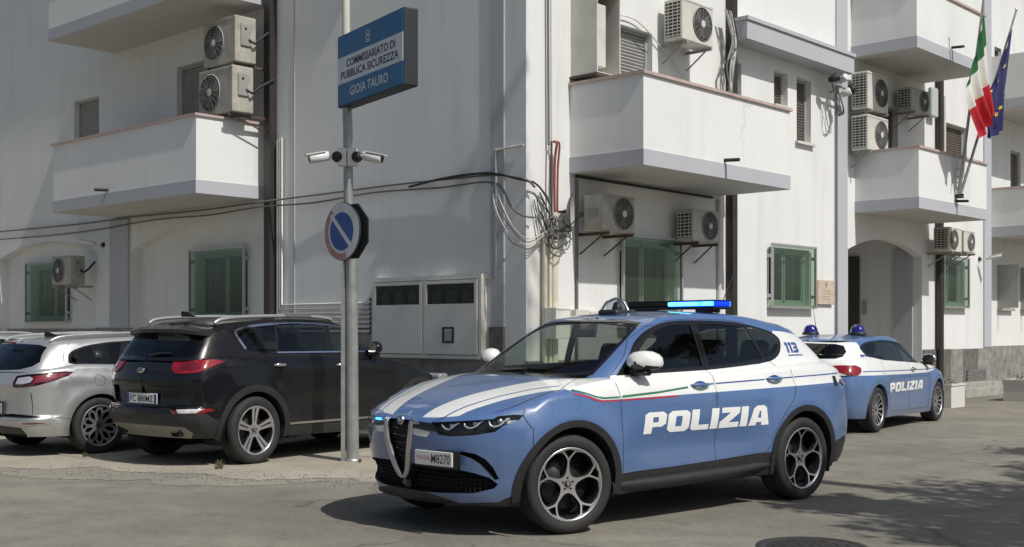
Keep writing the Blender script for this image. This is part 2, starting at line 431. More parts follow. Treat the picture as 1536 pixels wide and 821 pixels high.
def make_wheel(parent, r, rr, wdt, kind, pos, out, steer=0, metal='alloy', group=None):
    w = bpy.data.objects.new('wheel', None); COL.objects.link(w); w.parent = parent; w.empty_display_size = .1
    w.location = pos; w.rotation_euler = (0, 0, steer+(0 if out > 0 else PI))
    h = wdt/2
    t = MB(); sh = r*.035
    prof = [(rr*.985, -h*.80), (rr+.012, -h*.93), (r*.86, -h*1.02), (r*.955, -h*.93), (r*.992, -h*.72), (r, -h*.45), (r, -h*.12), (r-.008, -h*.115), (r-.008, -h*.075), (r, -h*.07),
            (r, h*.07), (r-.008, h*.075), (r-.008, h*.115), (r, h*.12), (r, h*.45), (r*.992, h*.72), (r*.955, h*.93), (r*.88, h*1.03), (rr+.022, h*.98), (rr+.010, h*.93), (rr*.985, h*.80)]
    t.lathe(prof, 'rubber', 48, 'y'); t.build('tyre', w)
    m = MB(); R = rr
    m.lathe([(R*.975, h*.93), (R*1.0, h*.955), (R*1.02, h*.93), (R*1.0, h*.82), (R*.95, h*.6), (R*.90, -h*.6), (R*.99, -h*.8)], 'rim_dark', 48, 'y')
    m.lathe([(R*.955, h*.86), (R*.965, h*.945), (R*1.0, h*.965), (R*1.02, h*.94)], metal, 48, 'y')
    n, holes, rot, lip = RIMS[kind]
    circ = [(R*.972*math.cos(a), R*.972*math.sin(a)) for a in np.arange(72)*2*PI/72]
    inner = []
    for k in range(n):
        for hl in holes:
            base = rad(hl, rot+k*360/n); s = np.array(base)*R
            inner.append(spline(s, 3, True) if len(s) > 6 else dens(s, .02))
    bolts = [dens([(R*.165*math.sin(a)+.0085*math.cos(b), R*.165*math.cos(a)+.0085*math.sin(b)) for b in np.arange(8)*PI/4], .1) for a in np.arange(5)*2*PI/5+PI/5+math.radians(rot)]
    V, T = tri2d(dens(circ, .1), inner+bolts, R*.10)
    C = V[T].mean(1)
    for hl in inner+bolts: T = T[~inpoly(C, hl)]; C = V[T].mean(1)
    V, T = used(V, T)
    def dish(p):
        rr_ = np.hypot(p[:, 0], p[:, 1])/R
        return h*(.62+.26*rr_**2)-.006*np.clip(1-rr_/.22, 0, 1)
    P = np.c_[V[:, 0], dish(V), V[:, 1]]; n_ = np.zeros_like(P); n_[:, 1] = 1
    e = .002
    n_[:, 0] = -V[:, 0]/R/R*h*.52; n_[:, 2] = -V[:, 1]/R/R*h*.52
    orient(m, P, T, n_, metal)
    for hl in inner+bolts:
        A = np.c_[hl[:, 0], dish(hl), hl[:, 1]]; cc = hl.mean(0); B2 = (hl-cc)*.93+cc
        B = np.c_[B2[:, 0], dish(hl)-.032, B2[:, 1]]; strip(m, A, B, 'rim_dark')
    m.lathe([(0, h*.72), (R*.085, h*.715), (R*.095, h*.66)], 'rim_dark', 16, 'y')
    m.lathe([(0, h*.735), (R*.06, h*.728)], 'satin_metal', 12, 'y')
    m.lathe([(0, h*.1), (R*.72, h*.1), (R*.74, h*.0)], 'rim_dark', 24, 'y')
    m.lathe([(0, -h*.3), (R*.95, -h*.3)], 'dark_gap', 24, 'y')
    m.build('rim', w)
    return w
def arch_pts(xc, zc, R, n=28, a0=-20, a1=200, sx=1):
    return [(xc+sx*R*math.cos(math.radians(a0+(a1-a0)*k/n)), zc+R*math.sin(math.radians(a0+(a1-a0)*k/n))) for k in range(n+1)]
def seat(parent, x, y, z, wd=.5, mat='seat_fabric'):
    m = MB()
    m.M = Matrix.Translation((x, y, z))
    m.box(-.25, .28, -wd/2, wd/2, 0, .18, mat, .05)
    m.M = Matrix.Translation((x-.22, y, z+.12)) @ Matrix.Rotation(-.32, 4, 'Y')
    m.M = m.M @ Matrix.Rotation(PI/2, 4, 'Z')
    m.rbox(-wd/2, wd/2, -.07, .07, 0, .58, mat, .06)
    n = max(1, round(wd/.5))
    for k in range(n):
        c = (k-(n-1)/2)*.48
        m.rbox(c-.13, c+.13, -.05, .05, .61, .80, mat, .05)
    m.build('seat', parent)
class Car:
    def __init__(c, name, label, cat, cx, cy, ang, sp, group=None):
        c.root = empty(name, label, cat, (cx, cy, 0), math.radians(ang), group); c.sp = sp; c.parts = {}
        c.body, c.gh = sp['body'], sp['gh']; c.deck = Cap(c.body, sp['deck_z'], sp.get('deck_p', 2.6)); c.roof = Cap(c.gh, sp['roof_z'], sp.get('roof_p', 2.4))
    def mb(c, name, side=0):
        k = (name, side)
        if k not in c.parts: c.parts[k] = MB()
        return c.parts[k]
    def panels(c, surf, outer, holes, parts, mats, dpart, dmat, step=.07, central=('body', 'roof', 'hood', 'tailgate', 'front_bumper', 'rear_bumper')):
        cons = [np.array(h) for h in holes]+[np.array(p) for _, p in parts]+[np.array(p) for _, p in mats]
        V, T = tri2d(outer, cons, step); C = V[T].mean(1)
        keep = np.ones(len(T), bool)
        for h in holes: keep &= ~inpoly(C, h)
        T = T[keep]; C = C[keep]
        pi = np.zeros(len(T), int); mi = np.zeros(len(T), int)
        for i, (_, p) in enumerate(parts): pi[inpoly(C, p)] = i+1
        for i, (_, p) in enumerate(mats): mi[inpoly(C, p)] = i+1
        names = [dpart]+[n for n, _ in parts]; mn = [dmat]+[n for n, _ in mats]
        for a in set(pi):
            for b in set(mi[pi == a]):
                t = T[(pi == a) & (mi == b)]; v, t = used(V, t); P, n = surf.ev(v)
                for sd in (1, -1):
                    orient(c.mb(names[a], 0 if names[a] in central else sd), P, t, n, mn[b], sd < 0)
        for i, (nm, p) in enumerate(parts):
            line = np.r_[p, p[:1]]; ok = inpoly(line, outer); run = []
            for j in range(len(line)+1):
                if j < len(line) and ok[j]: run.append(line[j]); continue
                if len(run) > 2:
                    for sd in (1, -1): ribbon(c.mb('body'), surf, np.array(run), .0042, 'dark_gap', .0012, sd < 0)
                run = []
    def build_shells(c):
        sp, body, gh = c.sp, c.body, c.gh
        zb = tab(sp['zb']); q = np.linspace(0, body.Q, 110)
        bot = np.c_[q, zb(body.A(q))]; top = np.c_[q, body.ztop(q)][::-1]
        outer = np.r_[bot, top]
        holes = [body.side(arch_pts(*a)) for a in sp['arches']]+[np.array(h) for h in sp.get('body_holes', [])]
        c.panels(body, outer, holes, sp['body_parts'], sp['body_mats'], 'body', sp['paint'])
        # deck: bonnet and shoulder
        E = c.deck.E
        qg = np.linspace(0, gh.Q, 160); z = np.full(160, 1.05)
        for _ in range(8):
            P = gh.P0(qg, z); z = c.deck.T(P[:, 0], P[:, 1])
        P = gh.P0(qg, z); foot = P[:, :2].copy(); c.foot = P
        xm = .5*(foot[:, 0].max()+foot[:, 0].min()); hole = np.c_[(foot[:, 0]-xm)*.985+xm, foot[:, 1]*.975]
        hole = np.r_[hole, [[hole[-1, 0], -.1], [hole[0, 0], -.1]]]
        Ed = E[::3, :2]; Ed = np.r_[Ed, E[-1:, :2]]
        out = np.r_[Ed[:1]*[1, 0], Ed, Ed[-1:]*[1, 0], [[x, 0] for x in np.linspace(Ed[-1, 0], Ed[0, 0], 60)[1:-1]]]
        _, idx = np.unique(np.round(out, 5), axis=0, return_index=True); out = out[np.sort(idx)]
        hood = [(2.6, -.1), (2.6, 1.2)]+sp['cowl'][::-1]+[(sp['cowl'][0][0], -.1)]
        hoodp = dens(hood, .05)
        c.panels(c.deck, out, [hole], [('hood', hoodp)] if not sp.get('no_hood') else [], sp.get('deck_mats', []), 'body', sp['paint'], .06)
        # greenhouse
        bot = np.c_[qg, z-.02]; top = np.c_[qg, gh.ztop(qg)][::-1]
        outer = np.r_[bot, top]
        wins = [w for w in sp['windows']]
        c.panels(gh, outer, [w[1] for w in wins], sp['gh_parts'], sp['gh_mats'], 'body', sp['paint'], .07)
        Eg = c.roof.E; Ed = np.r_[Eg[::3, :2], Eg[-1:, :2]]
        out = np.r_[Ed[:1]*[1, 0], Ed, Ed[-1:]*[1, 0], [[x, 0] for x in np.linspace(Ed[-1, 0], Ed[0, 0], 40)[1:-1]]]
        _, idx = np.unique(np.round(out, 5), axis=0, return_index=True); out = out[np.sort(idx)]
        c.panels(c.roof, out, sp.get('roof_holes', []), [], sp.get('roof_mats', []), 'roof', sp.get('roof_paint', sp['paint']), .07)
        # arch lips, wheel wells
        Wl = MB()
        for a in sp['arches']:
            xc, zc, R = a[:3]
            p = dens(arch_pts(xc, zc, R), .05, False); p = p[p[:, 1] > zb(0)+.0]
            U = np.c_[body.qs(p[:, 0], p[:, 1]), p[:, 1]]; A, n = body.ev(U); B = A.copy(); B[:, 1] -= .045; ins = np.c_[(p-[xc, zc])*.99+[xc, zc]]
            B[:, 0] = ins[:, 0]; B[:, 2] = ins[:, 1]
            for sd in (1, -1):
                m = c.mb('body'); k = len(A)
                V = np.r_[A, B]*[1, sd, 1]; m.add(V, [(i, i+1, k+i+1, k+i) for i in range(k-1)], sp.get('arch_lip', 'black_plastic'))
                y0, y1 = .50, body.W(.6)-.03
                m.lathe([(R+.004, sd*y1), (R+.004, sd*y0), (.02, sd*y0)], 'dark_gap', 24, 'y', (xc, 0, zc), a0=-.35, a1=PI+.35)
            cw = sp.get('clad', 0)
            if cw:
                o = dens(arch_pts(xc, zc, R+cw, a0=-30, a1=210, sx=sp.get('clad_sx', 1)), .05, False); i_ = dens(arch_pts(xc, zc, R-.002, a0=-30, a1=210), .05, False)[::-1]
                o = o[o[:, 1] > zb(0)+.005]; i_ = i_[i_[:, 1] > zb(0)+.005]
                ring = np.r_[o, i_]; rq = np.c_[body.qs(ring[:, 0], ring[:, 1]), ring[:, 1]]
                for sd in (1, -1):
                    c.mi = getattr(c, 'mi', 0)
                    lay(c.mb('arch_cladding', (sd, xc)), body, rq, 'black_plastic', .010, .06, sd < 0)
                    A, n = body.ev(rq); B, _ = body.ev(rq, .0102)
                    strip(c.mb('arch_cladding', (sd, xc)), A, B, 'black_plastic', sd < 0)
        Wl.build('wheel_arch_liner', c.root)
        # floor
        q = np.linspace(0, body.Q, 60); F, _ = body.ev(np.c_[q, zb(body.A(q))]); L = np.r_[F, F[::-1]*[1, -1, 1]]; L = L*[.995, .985, 1]
        hs = []
        for (xc, zc, R) in [a[:3] for a in sp['arches']]:
            for sd in (1, -1): hs.append(dens([(xc-R, sd*.5), (xc+R, sd*.5), (xc+R, sd*1.1), (xc-R, sd*1.1)], .2))
        _, idx = np.unique(np.round(L[:, :2], 4), axis=0, return_index=True); Lu = L[np.sort(idx)]
        V, T = tri2d(Lu[:, :2], hs, .2); C = V[T].mean(1)
        for h in hs: T = T[~inpoly(C, h)]; C = V[T].mean(1)
        zz = float(zb(0))+.03
        m = MB(); m.add(np.c_[V, np.full(len(V), zz)], T, 'dark_gap'); m.add(np.c_[V, np.full(len(V), zz+.14)], T, 'dark_interior')
        for (xc, zc, R) in [a[:3] for a in sp['arches']]:
            m.tube([(xc, -.7, zc-.02), (xc, .7, zc-.02)], .05, 'dark_gap', 8)
        m.box(-1.0, 1.0, -.35, .35, zz-.05, zz+.01, 'dark_gap'); m.build('underbody', c.root)
    def glazing(c):
        for nm, poly, mat, both in c.sp['windows']:
            surf = c.gh; fr = [p[0] for p in poly]
            central = min(poly[:, 0]) < .02 or max(poly[:, 0]) > surf.Q-.02
            if central:
                m = MB()
                for sd in (1, -1): lay(m, surf, poly, mat, -.004, .08, sd < 0)
                m.build(nm, c.root)
            else:
                for sd in (1, -1):
                    m = MB(); lay(m, surf, poly, mat, -.004, .08, sd < 0)
                    par = None
                    for dn in ('front_door', 'rear_door'):
                        if nm.startswith(dn): par = c.objs.get((dn, sd))
                    m.build('side_window' if par is None else 'door_window', par or c.root)
    def finish(c, labels={}):
        c.objs = {}
        for (nm, sd), m in c.parts.items():
            if not m.v: continue
            o = m.build(nm, c.root); c.objs[(nm, sd)] = o
            if nm in labels: o['label'] = labels[nm]
    def wheels(c, r, rr, wdt, kind, xs, y, steer=0, metal='alloy'):
        for i, x in enumerate(xs):
            for sd in (1, -1): make_wheel(c.root, r, rr, wdt, kind, (x, sd*(y-wdt/2), r), sd, steer if i == 0 else 0, metal)
    def mirror(c, x, y, z, mat, sd, s=1.0):
        m = MB(); m.M = Matrix.Translation((x, sd*y, z)) @ Matrix.Diagonal((s, sd*s, s, 1))
        prof = [(-.06, .11, .072), (-.05, .125, .085), (-.01, .132, .092), (.04, .118, .085), (.08, .08, .062), (.10, .01, .01)]
        vs = []; k = 16
        for (px, ry, rz) in prof:
            for j in range(k):
                a = 2*PI*j/k; cy, sz = math.cos(a), math.sin(a)
                yy = ry*np.sign(cy)*abs(cy)**.85; zz = rz*np.sign(sz)*abs(sz)**.9
                if sz < 0: zz *= .72
                vs.append((px-.03*yy/.1, .115+yy, .09+zz))
        fs = [(i*k+j, i*k+(j+1) % k, (i+1)*k+(j+1) % k, (i+1)*k+j) for i in range(len(prof)-1) for j in range(k)]
        low = [f for f in fs if np.mean([vs[i][2] for i in f]) < .070]; up = [f for f in fs if f not in low]
        m.add(vs, up, mat, smooth=True); m.add(vs, low, 'black_plastic', smooth=True)
        m.add(vs, [tuple(range(k))], 'chrome')
        m.tube([(.03, -.02, .0), (.02, .06, .035), (.01, .12, .05)], [.035, .028, .025], 'black_plastic', 8)
        m.rbox(-.035, .05, -.03, .17, -.012, .030, 'black_plastic', .02); m.build('wing_mirror', c.root)
    def handle(c, x, z, mat, sd, ln=.20, body=None, door='front_door'):
        m = MB(); s = c.body
        q = float(s.qs(x, z)); P, n = s.ev([[q, z]]); P = P[0]*[1, sd, 1]
        m.M = Matrix.Translation(P) @ Matrix.Diagonal((1, sd, 1, 1))
        pr = [(-ln/2, .0, .006), (-ln/2+.02, .022, .014), (-.02, .038, .017), (.03, .038, .016), (ln/2-.02, .02, .013), (ln/2, 0, .005)]
        k = 10; vs = []
        for (px, py, rr) in pr:
            for j in range(k):
                a = 2*PI*j/k; vs.append((px, py+rr*.6*math.cos(a), rr*math.sin(a)))
        fs = [(i*k+j, i*k+(j+1) % k, (i+1)*k+(j+1) % k, (i+1)*k+j) for i in range(len(pr)-1) for j in range(k)]
        m.add(vs, fs, mat, smooth=True)
        # finger recess
        m.add([(ln*.36*math.cos(a), .003, -.004+.034*math.sin(a)) for a in np.arange(14)*2*PI/14], [tuple(range(14))], body or 'dark_gap')
        m.build('door_handle', c.objs.get((door, sd)) or c.root)
def font_tris(text, size, bold=0, sx=1):
    cu = bpy.data.curves.new('t', 'FONT'); cu.body = text; cu.size = size; cu.offset = bold; cu.resolution_u = 3
    o = bpy.data.objects.new('t', cu); COL.objects.link(o)
    me = bpy.data.meshes.new_from_object(o.evaluated_get(bpy.context.evaluated_depsgraph_get()))
    V = np.array([v.co[:2] for v in me.vertices])*[sx, 1]; T = []
    for p in me.polygons:
        v = list(p.vertices)
        for i in range(1, len(v)-1): T.append((v[0], v[i], v[i+1]))
    bpy.data.objects.remove(o); bpy.data.meshes.remove(me)
    V -= [(V[:, 0].min()+V[:, 0].max())/2, (V[:, 1].min()+V[:, 1].max())/2]
    return V, np.array(T)
def text_on(mb, text, size, M, mat, bold=0, sx=1, fit=None):
    """flat writing: local x right, z up, facing -y"""
    V, T = font_tris(text, size, bold, sx)
    if fit: V = V*[fit/(V[:, 0].max()-V[:, 0].min()), 1]
    sv = mb.M; mb.M = mb.M @ M; mb.add(np.c_[V[:, 0], np.zeros(len(V)), V[:, 1]], T, mat); mb.M = sv
GL = {  # heavy block letters on a 1-high grid: outline, holes, advance
 'P': ([(0, 0), (0, .88), (.12, 1), (.66, 1), (.8, .86), (.8, .44), (.66, .30), (.3, .30), (.3, 0)], [[(.3, .52), (.3, .76), (.5, .76), (.5, .52)]], .8),
 'O': ([(.14, 0), (0, .14), (0, .86), (.14, 1), (.70, 1), (.84, .86), (.84, .14), (.70, 0)], [[(.3, .26), (.3, .74), (.54, .74), (.54, .26)]], .84),
 'L': ([(.1, 0), (0, .1), (0, 1), (.3, 1), (.3, .25), (.72, .25), (.72, 0)], [], .72),
 'I': ([(0, 0), (0, 1), (.3, 1), (.3, 0)], [], .3),
 'Z': ([(0, 0), (0, .3), (.42, .74), (.05, .74), (.05, 1), (.8, 1), (.8, .72), (.38, .26), (.8, .26), (.8, 0)], [], .8),
 'A': ([(0, 0), (.16, .86), (.30, 1), (.60, 1), (.72, .88), (.84, 0), (.54, 0), (.53, .16), (.33, .16), (.30, 0)], [[(.36, .38), (.42, .72), (.48, .72), (.50, .38)]], .84),
 '1': ([(.14, 0), (.14, .72), (0, .72), (0, 1), (.42, 1), (.42, 0)], [], .42),
 '3': ([(0, 0), (0, .24), (.5, .24), (.5, .39), (.14, .39), (.14, .6), (.5, .6), (.5, .76), (0, .76), (0, 1), (.66, 1), (.8, .88), (.8, .58), (.7, .5), (.8, .42), (.8, .12), (.66, 0)], [], .8)}
def block_text(txt, h, slant=.12, gap=.12, wx=1.0):
    x = 0; out = []
    for ch in txt:
        o, hs, adv = GL[ch]
        f = lambda p: ((x+p[0]*wx+p[1]*slant)*h, p[1]*h)
        out.append((np.array([f(p) for p in o]), [np.array([f(p) for p in hl]) for hl in hs])); x += adv*wx+gap
    return out, (x-gap)*h
def side_text(c, txt, x, z, h, mat, sd, name='lettering', slant=.12, wx=1.0, parent=None, off=.002, surf=None, rise=0, gap=.12):
    """x is the end of the word nearest the reader's left"""
    surf = surf or c.body
    m = MB(); L, wdt = block_text(txt, h, slant, gap, wx)
    for o, hs in L:
        def tr(p):
            p = np.array(p); X = x-p[:, 0] if sd > 0 else x+p[:, 0]
            zz = z+p[:, 1]+rise*p[:, 0]; return np.c_[surf.qs(X, zz), zz]
        lay(m, surf, tr(dens(o, .04)), mat, off, .08, sd < 0, holes=[tr(dens(hh, .04)) for hh in hs])
    return m.build(name, parent or c.root)
# ---------------------------------------------------------------- the blue and white police crossover in front
def police_crossover():
    plan = [(1, 0), (.998, .15), (.991, .3), (.978, .44), (.957, .57), (.927, .69), (.885, .79), (.835, .875), (.77, .95), (.67, .985), (.55, 1), (.3, 1), (0, 1),
            (-.3, 1), (-.55, 1), (-.68, .99), (-.79, .965), (-.875, .92), (-.935, .85), (-.968, .74), (-.985, .55), (-.996, .3), (-1, 0)]
    def bump(x, z):
        b = 0
        for xc in (1.318, -1.318):
            r = np.hypot(x-xc, z-.345); b = b+.020*np.exp(-((r-.47)/.10)**2)*(z > .1)
        b = b-.028*np.exp(-((z-.56)/.13)**2)*np.exp(-(x/.75)**4)
        b = b+.008*np.exp(-((z-.93)/.03)**2)
        return b
    body = Shell(plan, [(.12, 2.03), (.20, 2.08), (.30, 2.11), (.42, 2.125), (.55, 2.15), (.68, 2.165), (.76, 2.165), (.81, 2.14), (.88, 2.08), (1.0, 1.98), (1.2, 1.9)],
                 [(.12, -2.05), (.30, -2.2), (.5, -2.27), (.62, -2.28), (.8, -2.25), (.95, -2.22), (1.05, -2.18), (1.2, -2.08)],
                 [(.12, .82), (.25, .868), (.35, .888), (.5, .903), (.7, .912), (.85, .908), (.95, .898), (1.02, .880), (1.1, .862), (1.2, .84)],
                 0, .6, [(-1, 1.10), (-.9, 1.13), (-.75, 1.145), (-.5, 1.12), (-.2, 1.095), (.15, 1.085), (.35, 1.075), (.48, 1.06), (.62, 1.025), (.72, .985), (.80, .935), (.87, .885), (.93, .850), (.975, .822), (1, .808)], .05, bump)
    ghplan = [(1, 0), (.997, .2), (.987, .42), (.967, .64), (.94, .80), (.90, .905), (.83, .972), (.6, 1), (.3, 1), (0, 1), (-.3, .985), (-.55, .955), (-.75, .90), (-.88, .83), (-.95, .70), (-.985, .45), (-1, 0)]
    gh = Shell(ghplan, [(.9, 1.26), (1.02, 1.12), (1.15, .92), (1.3, .66), (1.42, .44), (1.5, .28), (1.56, .16)],
               [(.9, -2.25), (1.05, -2.19), (1.15, -2.09), (1.25, -1.97), (1.35, -1.83), (1.45, -1.66), (1.56, -1.45)],
               [(.9, .835), (1.05, .812), (1.15, .787), (1.25, .755), (1.35, .717), (1.45, .672), (1.52, .635), (1.58, .60)],
               -.45, 1.1, [(-1, 1.455), (-.8, 1.475), (-.5, 1.525), (-.2, 1.545), (.2, 1.548), (.6, 1.535), (.85, 1.515), (1, 1.512)], .05)
    S, F, R = body.side, body.front, body.rear
    def qpoly(front=(), side=(), front2=()):
        o = []
        for p, z in front: o.append((float(body.qf(p, z)), z))
        for p, z in side: o.append((float(body.qs(p, z)), z))
        for p, z in front2: o.append((float(body.qf(p, z)), z))
        return dens(o, .03)
    lamp = qpoly([(.33, .784), (.48, .796), (.60, .806), (.72, .818)], [(1.86, .836), (1.77, .846), (1.71, .842), (1.75, .810), (1.85, .770)], [(.74, .732), (.64, .708), (.50, .696), (.40, .702)])
    slot = qpoly([(.17, .785), (.335, .778), (.39, .722), (.34, .728), (.17, .745)])
    vgr = qpoly([(0, .792), (.150, .788), (.145, .70), (.110, .57), (.06, .44), (.022, .392), (0, .385)])
    low = qpoly([(0, .295), (.30, .295), (.60, .31), (.70, .345), (.72, .375), (.69, .42), (.62, .45), (.50, .475), (.30, .485), (.12, .49), (.085, .44), (.03, .372), (0, .365)])
    vent = qpoly([(.50, .594), (.58, .596), (.645, .582), (.69, .545), (.715, .49), (.728, .41), (.708, .405), (.686, .455), (.655, .515), (.615, .550), (.56, .572), (.50, .584)])
    tail = np.r_[[(float(body.qf(.35, z, True)), z) for z in (.93, .99)], [(float(body.qs(-1.93, .985)), .985), (float(body.qs(-1.93, .955)), .955), (float(body.qf(.80, .93, True)), .93)]]
    tail = dens(tail, .04)
    fd = S([(.90, 1.2), (.885, 1.07), (.862, .95), (.845, .60), (.838, .385), (.3, .392), (-.205, .405), (-.20, .80), (-.19, 1.2)])
    rd = S([(-.19, 1.2), (-.20, .80), (-.205, .405), (-.80, .43), (-.875, .50), (-.93, .62), (-1.03, .74), (-1.16, .85), (-1.20, .95), (-1.18, 1.2)])
    bump_cut = qpoly([(0, .815), (.36, .82)], [], []) 
    bumper = np.r_[[(0, .10)], [(float(body.qs(1.745, .1)), .10)], [(float(body.qs(1.745, z)), z) for z in (.30, .45)], [(float(body.qs(1.67, z)), z) for z in (.60, .75)], [(float(body.qs(1.715, .84)), .84), (float(body.qs(1.80, .86)), 1.2), (-.1, 1.2), (-.1, .1)]]
    bumper = dens(bumper, .05)
    white = body.sideo([(1.47, 1.3), (1.42, 1.02), (1.34, 1.005), (1.22, .975), (1.10, .935), (1.04, .922), (.85, .922), (-.32, .940), (-1.2, .955), (-1.8, .966), (-2.1, .972)])
    white = np.r_[white, [(body.Q+.1, .972), (body.Q+.1, 1.3)]]
    sill = np.r_[[(-.1, .05), (-.1, .235)], [(float(body.qf(.5, .25)), .235), (float(body.qf(.7, .25)), .25), (float(body.qs(1.8, .27)), .28), (float(body.qs(1.72, .30)), .31)], body.sideo([(1.0, .36), (.85, .385), (.3, .392), (-.205, .405), (-.80, .43), (-1.0, .43), (-1.75, .46), (-2.05, .50)]), [(body.Q+.1, .52), (body.Q+.1, .05)]]
    W = lambda pts: gh.side(spline(pts, 4, True), .04)
    G = gh.side
    fw = G(np.r_[spline([(.665, 1.115), (.56, 1.21), (.45, 1.295), (.30, 1.39), (.11, 1.448), (-.155, 1.465)], 4), [(-.160, 1.135), (.66, 1.113)]][:-1])
    rw = G([(-.235, 1.468), (-.5, 1.466), (-.81, 1.445), (-.935, 1.185), (-.6, 1.155), (-.235, 1.135)])
    qw = G(np.r_[[(-.85, 1.442)], spline([(-1.0, 1.425), (-1.15, 1.385), (-1.23, 1.333), (-1.18, 1.262), (-1.08, 1.212), (-.975, 1.190)], 4)])
    dlo = G(np.r_[spline([(.78, 1.085), (.60, 1.235), (.475, 1.335), (.30, 1.43), (.10, 1.482), (-.2, 1.496), (-.6, 1.490), (-.85, 1.468), (-1.05, 1.435), (-1.2, 1.395), (-1.275, 1.335), (-1.215, 1.235), (-1.10, 1.175), (-.95, 1.150), (-.6, 1.125), (-.2, 1.105)], 4)])
    fdg = G([(.90, 1.0), (.855, 1.065), (.64, 1.225), (.50, 1.345), (.31, 1.442), (.10, 1.492), (-.195, 1.506), (-.195, 1.0)])
    rdg = G([(-.195, 1.0), (-.195, 1.506), (-.6, 1.50), (-.84, 1.478), (-.955, 1.19), (-1.1, 1.12), (-1.16, .98)])
    ws = gh.front(np.r_[[(0, 1.09), (.35, 1.095), (.56, 1.11), (.635, 1.125)], [(.62, 1.2), (.575, 1.35), (.525, 1.462), (.35, 1.482), (0, 1.486)]], .08)
    ws_frit = gh.front([(0, 1.02), (.35, 1.025), (.60, 1.045), (.672, 1.095), (.652, 1.2), (.605, 1.35), (.55, 1.478), (.35, 1.5), (0, 1.505)], .08)
    rg = gh.rear([(0, 1.44), (.45, 1.42), (.58, 1.38), (.62, 1.25), (.60, 1.16), (0, 1.15)], .08)
    gwhite = gh.sideo([(.85, .9), (.83, 1.085), (.6, 1.10), (-.9, 1.14), (-1.1, 1.30), (-1.22, 1.412), (-1.38, 1.405), (-1.52, 1.39)])
    gwhite = np.r_[gwhite, [(float(gh.qs(-1.6, 1.38)), 1.38), (gh.Q+.1, 1.38), (gh.Q+.1, .9)]]
    sp = dict(body=body, gh=gh, paint='police_blue',
        deck_z=[(2.18, .806), (2.105, .809), (2.06, .838), (1.98, .882), (1.8, .948), (1.5, 1.02), (1.2, 1.075), (1.0, 1.09), (.7, 1.10), (0, 1.11), (-2.2, 1.12)],
        roof_z=[(.3, 1.505), (.2, 1.525), (0, 1.555), (-.3, 1.577), (-.7, 1.577), (-1.1, 1.555), (-1.4, 1.520), (-1.6, 1.48), (-1.8, 1.455)],
        zb=[(-1, .33), (-.8, .27), (-.6, .25), (.6, .23), (.85, .22), (1, .222)],
        arches=[(1.318, .345, .405), (-1.318, .345, .405)], clad=.046, clad_sx=1.02,
        cowl=[(1.17, 0), (1.165, .2), (1.14, .4), (1.09, .58), (1.06, .66), (1.22, .74), (1.34, .80), (1.40, 1.2)],
        body_holes=[lamp, vgr, low, vent], body_parts=[('front_bumper', bumper), ('front_door', fd), ('rear_door', rd)],
        body_mats=[('police_white', white), ('police_white', qpoly([(.165, .738), (.335, .718), (.30, .682), (.17, .690)])), ('black_plastic', np.array([(-.1, .1), (-.1, .294), (float(body.qf(.22, .29)), .294), (float(body.qf(.40, .26)), .262), (float(body.qf(.5, .25)), .235), (float(body.qf(.5, .25)), .1)])), ('black_plastic', sill), ('tail_red_dark', tail)],
        deck_mats=[('police_white', dens([(2.3, .15), (2.16, .165), (2.0, .205), (1.7, .30), (1.45, .40), (1.25, .50), (1.10, .60), (.98, .69), (.9, .73), (-1.0, .70), (-1.3, -.1), (-2.4, -.1), (-2.4, 1.2), (1.34, 1.2), (1.36, .81), (1.46, .74), (1.7, .61), (2.0, .485), (2.14, .42), (2.3, .35)], .06)),
                   ('gloss_black', dens([(1.155, -.1), (1.15, .2), (1.125, .4), (1.075, .58), (1.045, .655), (.98, .69), (.8, .66), (.8, -.1)], .06))],
        gh_parts=[('front_door', fdg), ('rear_door', rdg)],
        gh_mats=[('police_white', gwhite), ('gloss_black', ws_frit), ('gloss_black', dlo)],
        windows=[('front_door_window', fw, 'glass_tint', 1), ('rear_door_window', rw, 'glass_tint_dark', 1), ('quarter', qw, 'glass_tint_dark', 1), ('windshield', ws, 'glass_car', 0), ('rear_window', rg, 'glass_tint_dark', 0)])
    c = Car('police_car', 'large blue and white police crossover in the foreground, blue light bar lit', 'police car', .853, 9.872, 220.2, sp, 'police cars')
    c.build_shells(); b = c.mb('body')
    # grilles and vents
    bm = c.mb('front_bumper')
    for sd in (1, -1):
        fl = sd < 0
        recess(bm, body, vent, (-.05, -.02, 0), 'black_plastic', 'dark_gap', fl)
        recess(bm, body, low, (-.09, 0, 0), 'black_plastic', 'dark_gap', fl, shrink=1)
        recess(bm, body, lamp, (-.045, -.02, 0), 'gloss_black', 'rim_dark', fl, shrink=.96)
        lay(bm, body, slot, 'gloss_black', .003, flip=fl)
        # white panel under the slot, as on the photo
        # blue stripe inside the white bonnet band, door lines
        ribbon(b if False else c.mb('hood'), c.deck, [(2.12, .36), (2.0, .405), (1.7, .52), (1.45, .64), (1.30, .74)], .012, 'decal_blue', .0015, fl)
        for (pts, w_, mt, par) in [([(1.30, 1.0), (1.20, .977), (1.10, .946), (1.03, .936), (.87, .938)], .010, 'stripe_green', 'body'), ([(1.30, .975), (1.20, .955), (1.10, .922), (1.03, .912), (.87, .914)], .009, 'stripe_red', 'body'),
                              ([(.845, .940), (.45, .958), (.12, .984)], .014, 'stripe_green', 'front_door'), ([(.845, .914), (.45, .920), (.25, .924)], .010, 'stripe_red', 'front_door'),
                              ([(-.12, 1.000), (-.185, 1.002)], .010, 'decal_blue', 'front_door'), ([(-.21, 1.003), (-.82, 1.018)], .010, 'decal_blue', 'rear_door'),
                              ([(-1.06, 1.024), (-1.19, 1.027)], .010, 'decal_blue', 'rear_door'), ([(-1.21, 1.028), (-1.6, 1.036), (-1.95, 1.042)], .010, 'decal_blue', 'body')]:
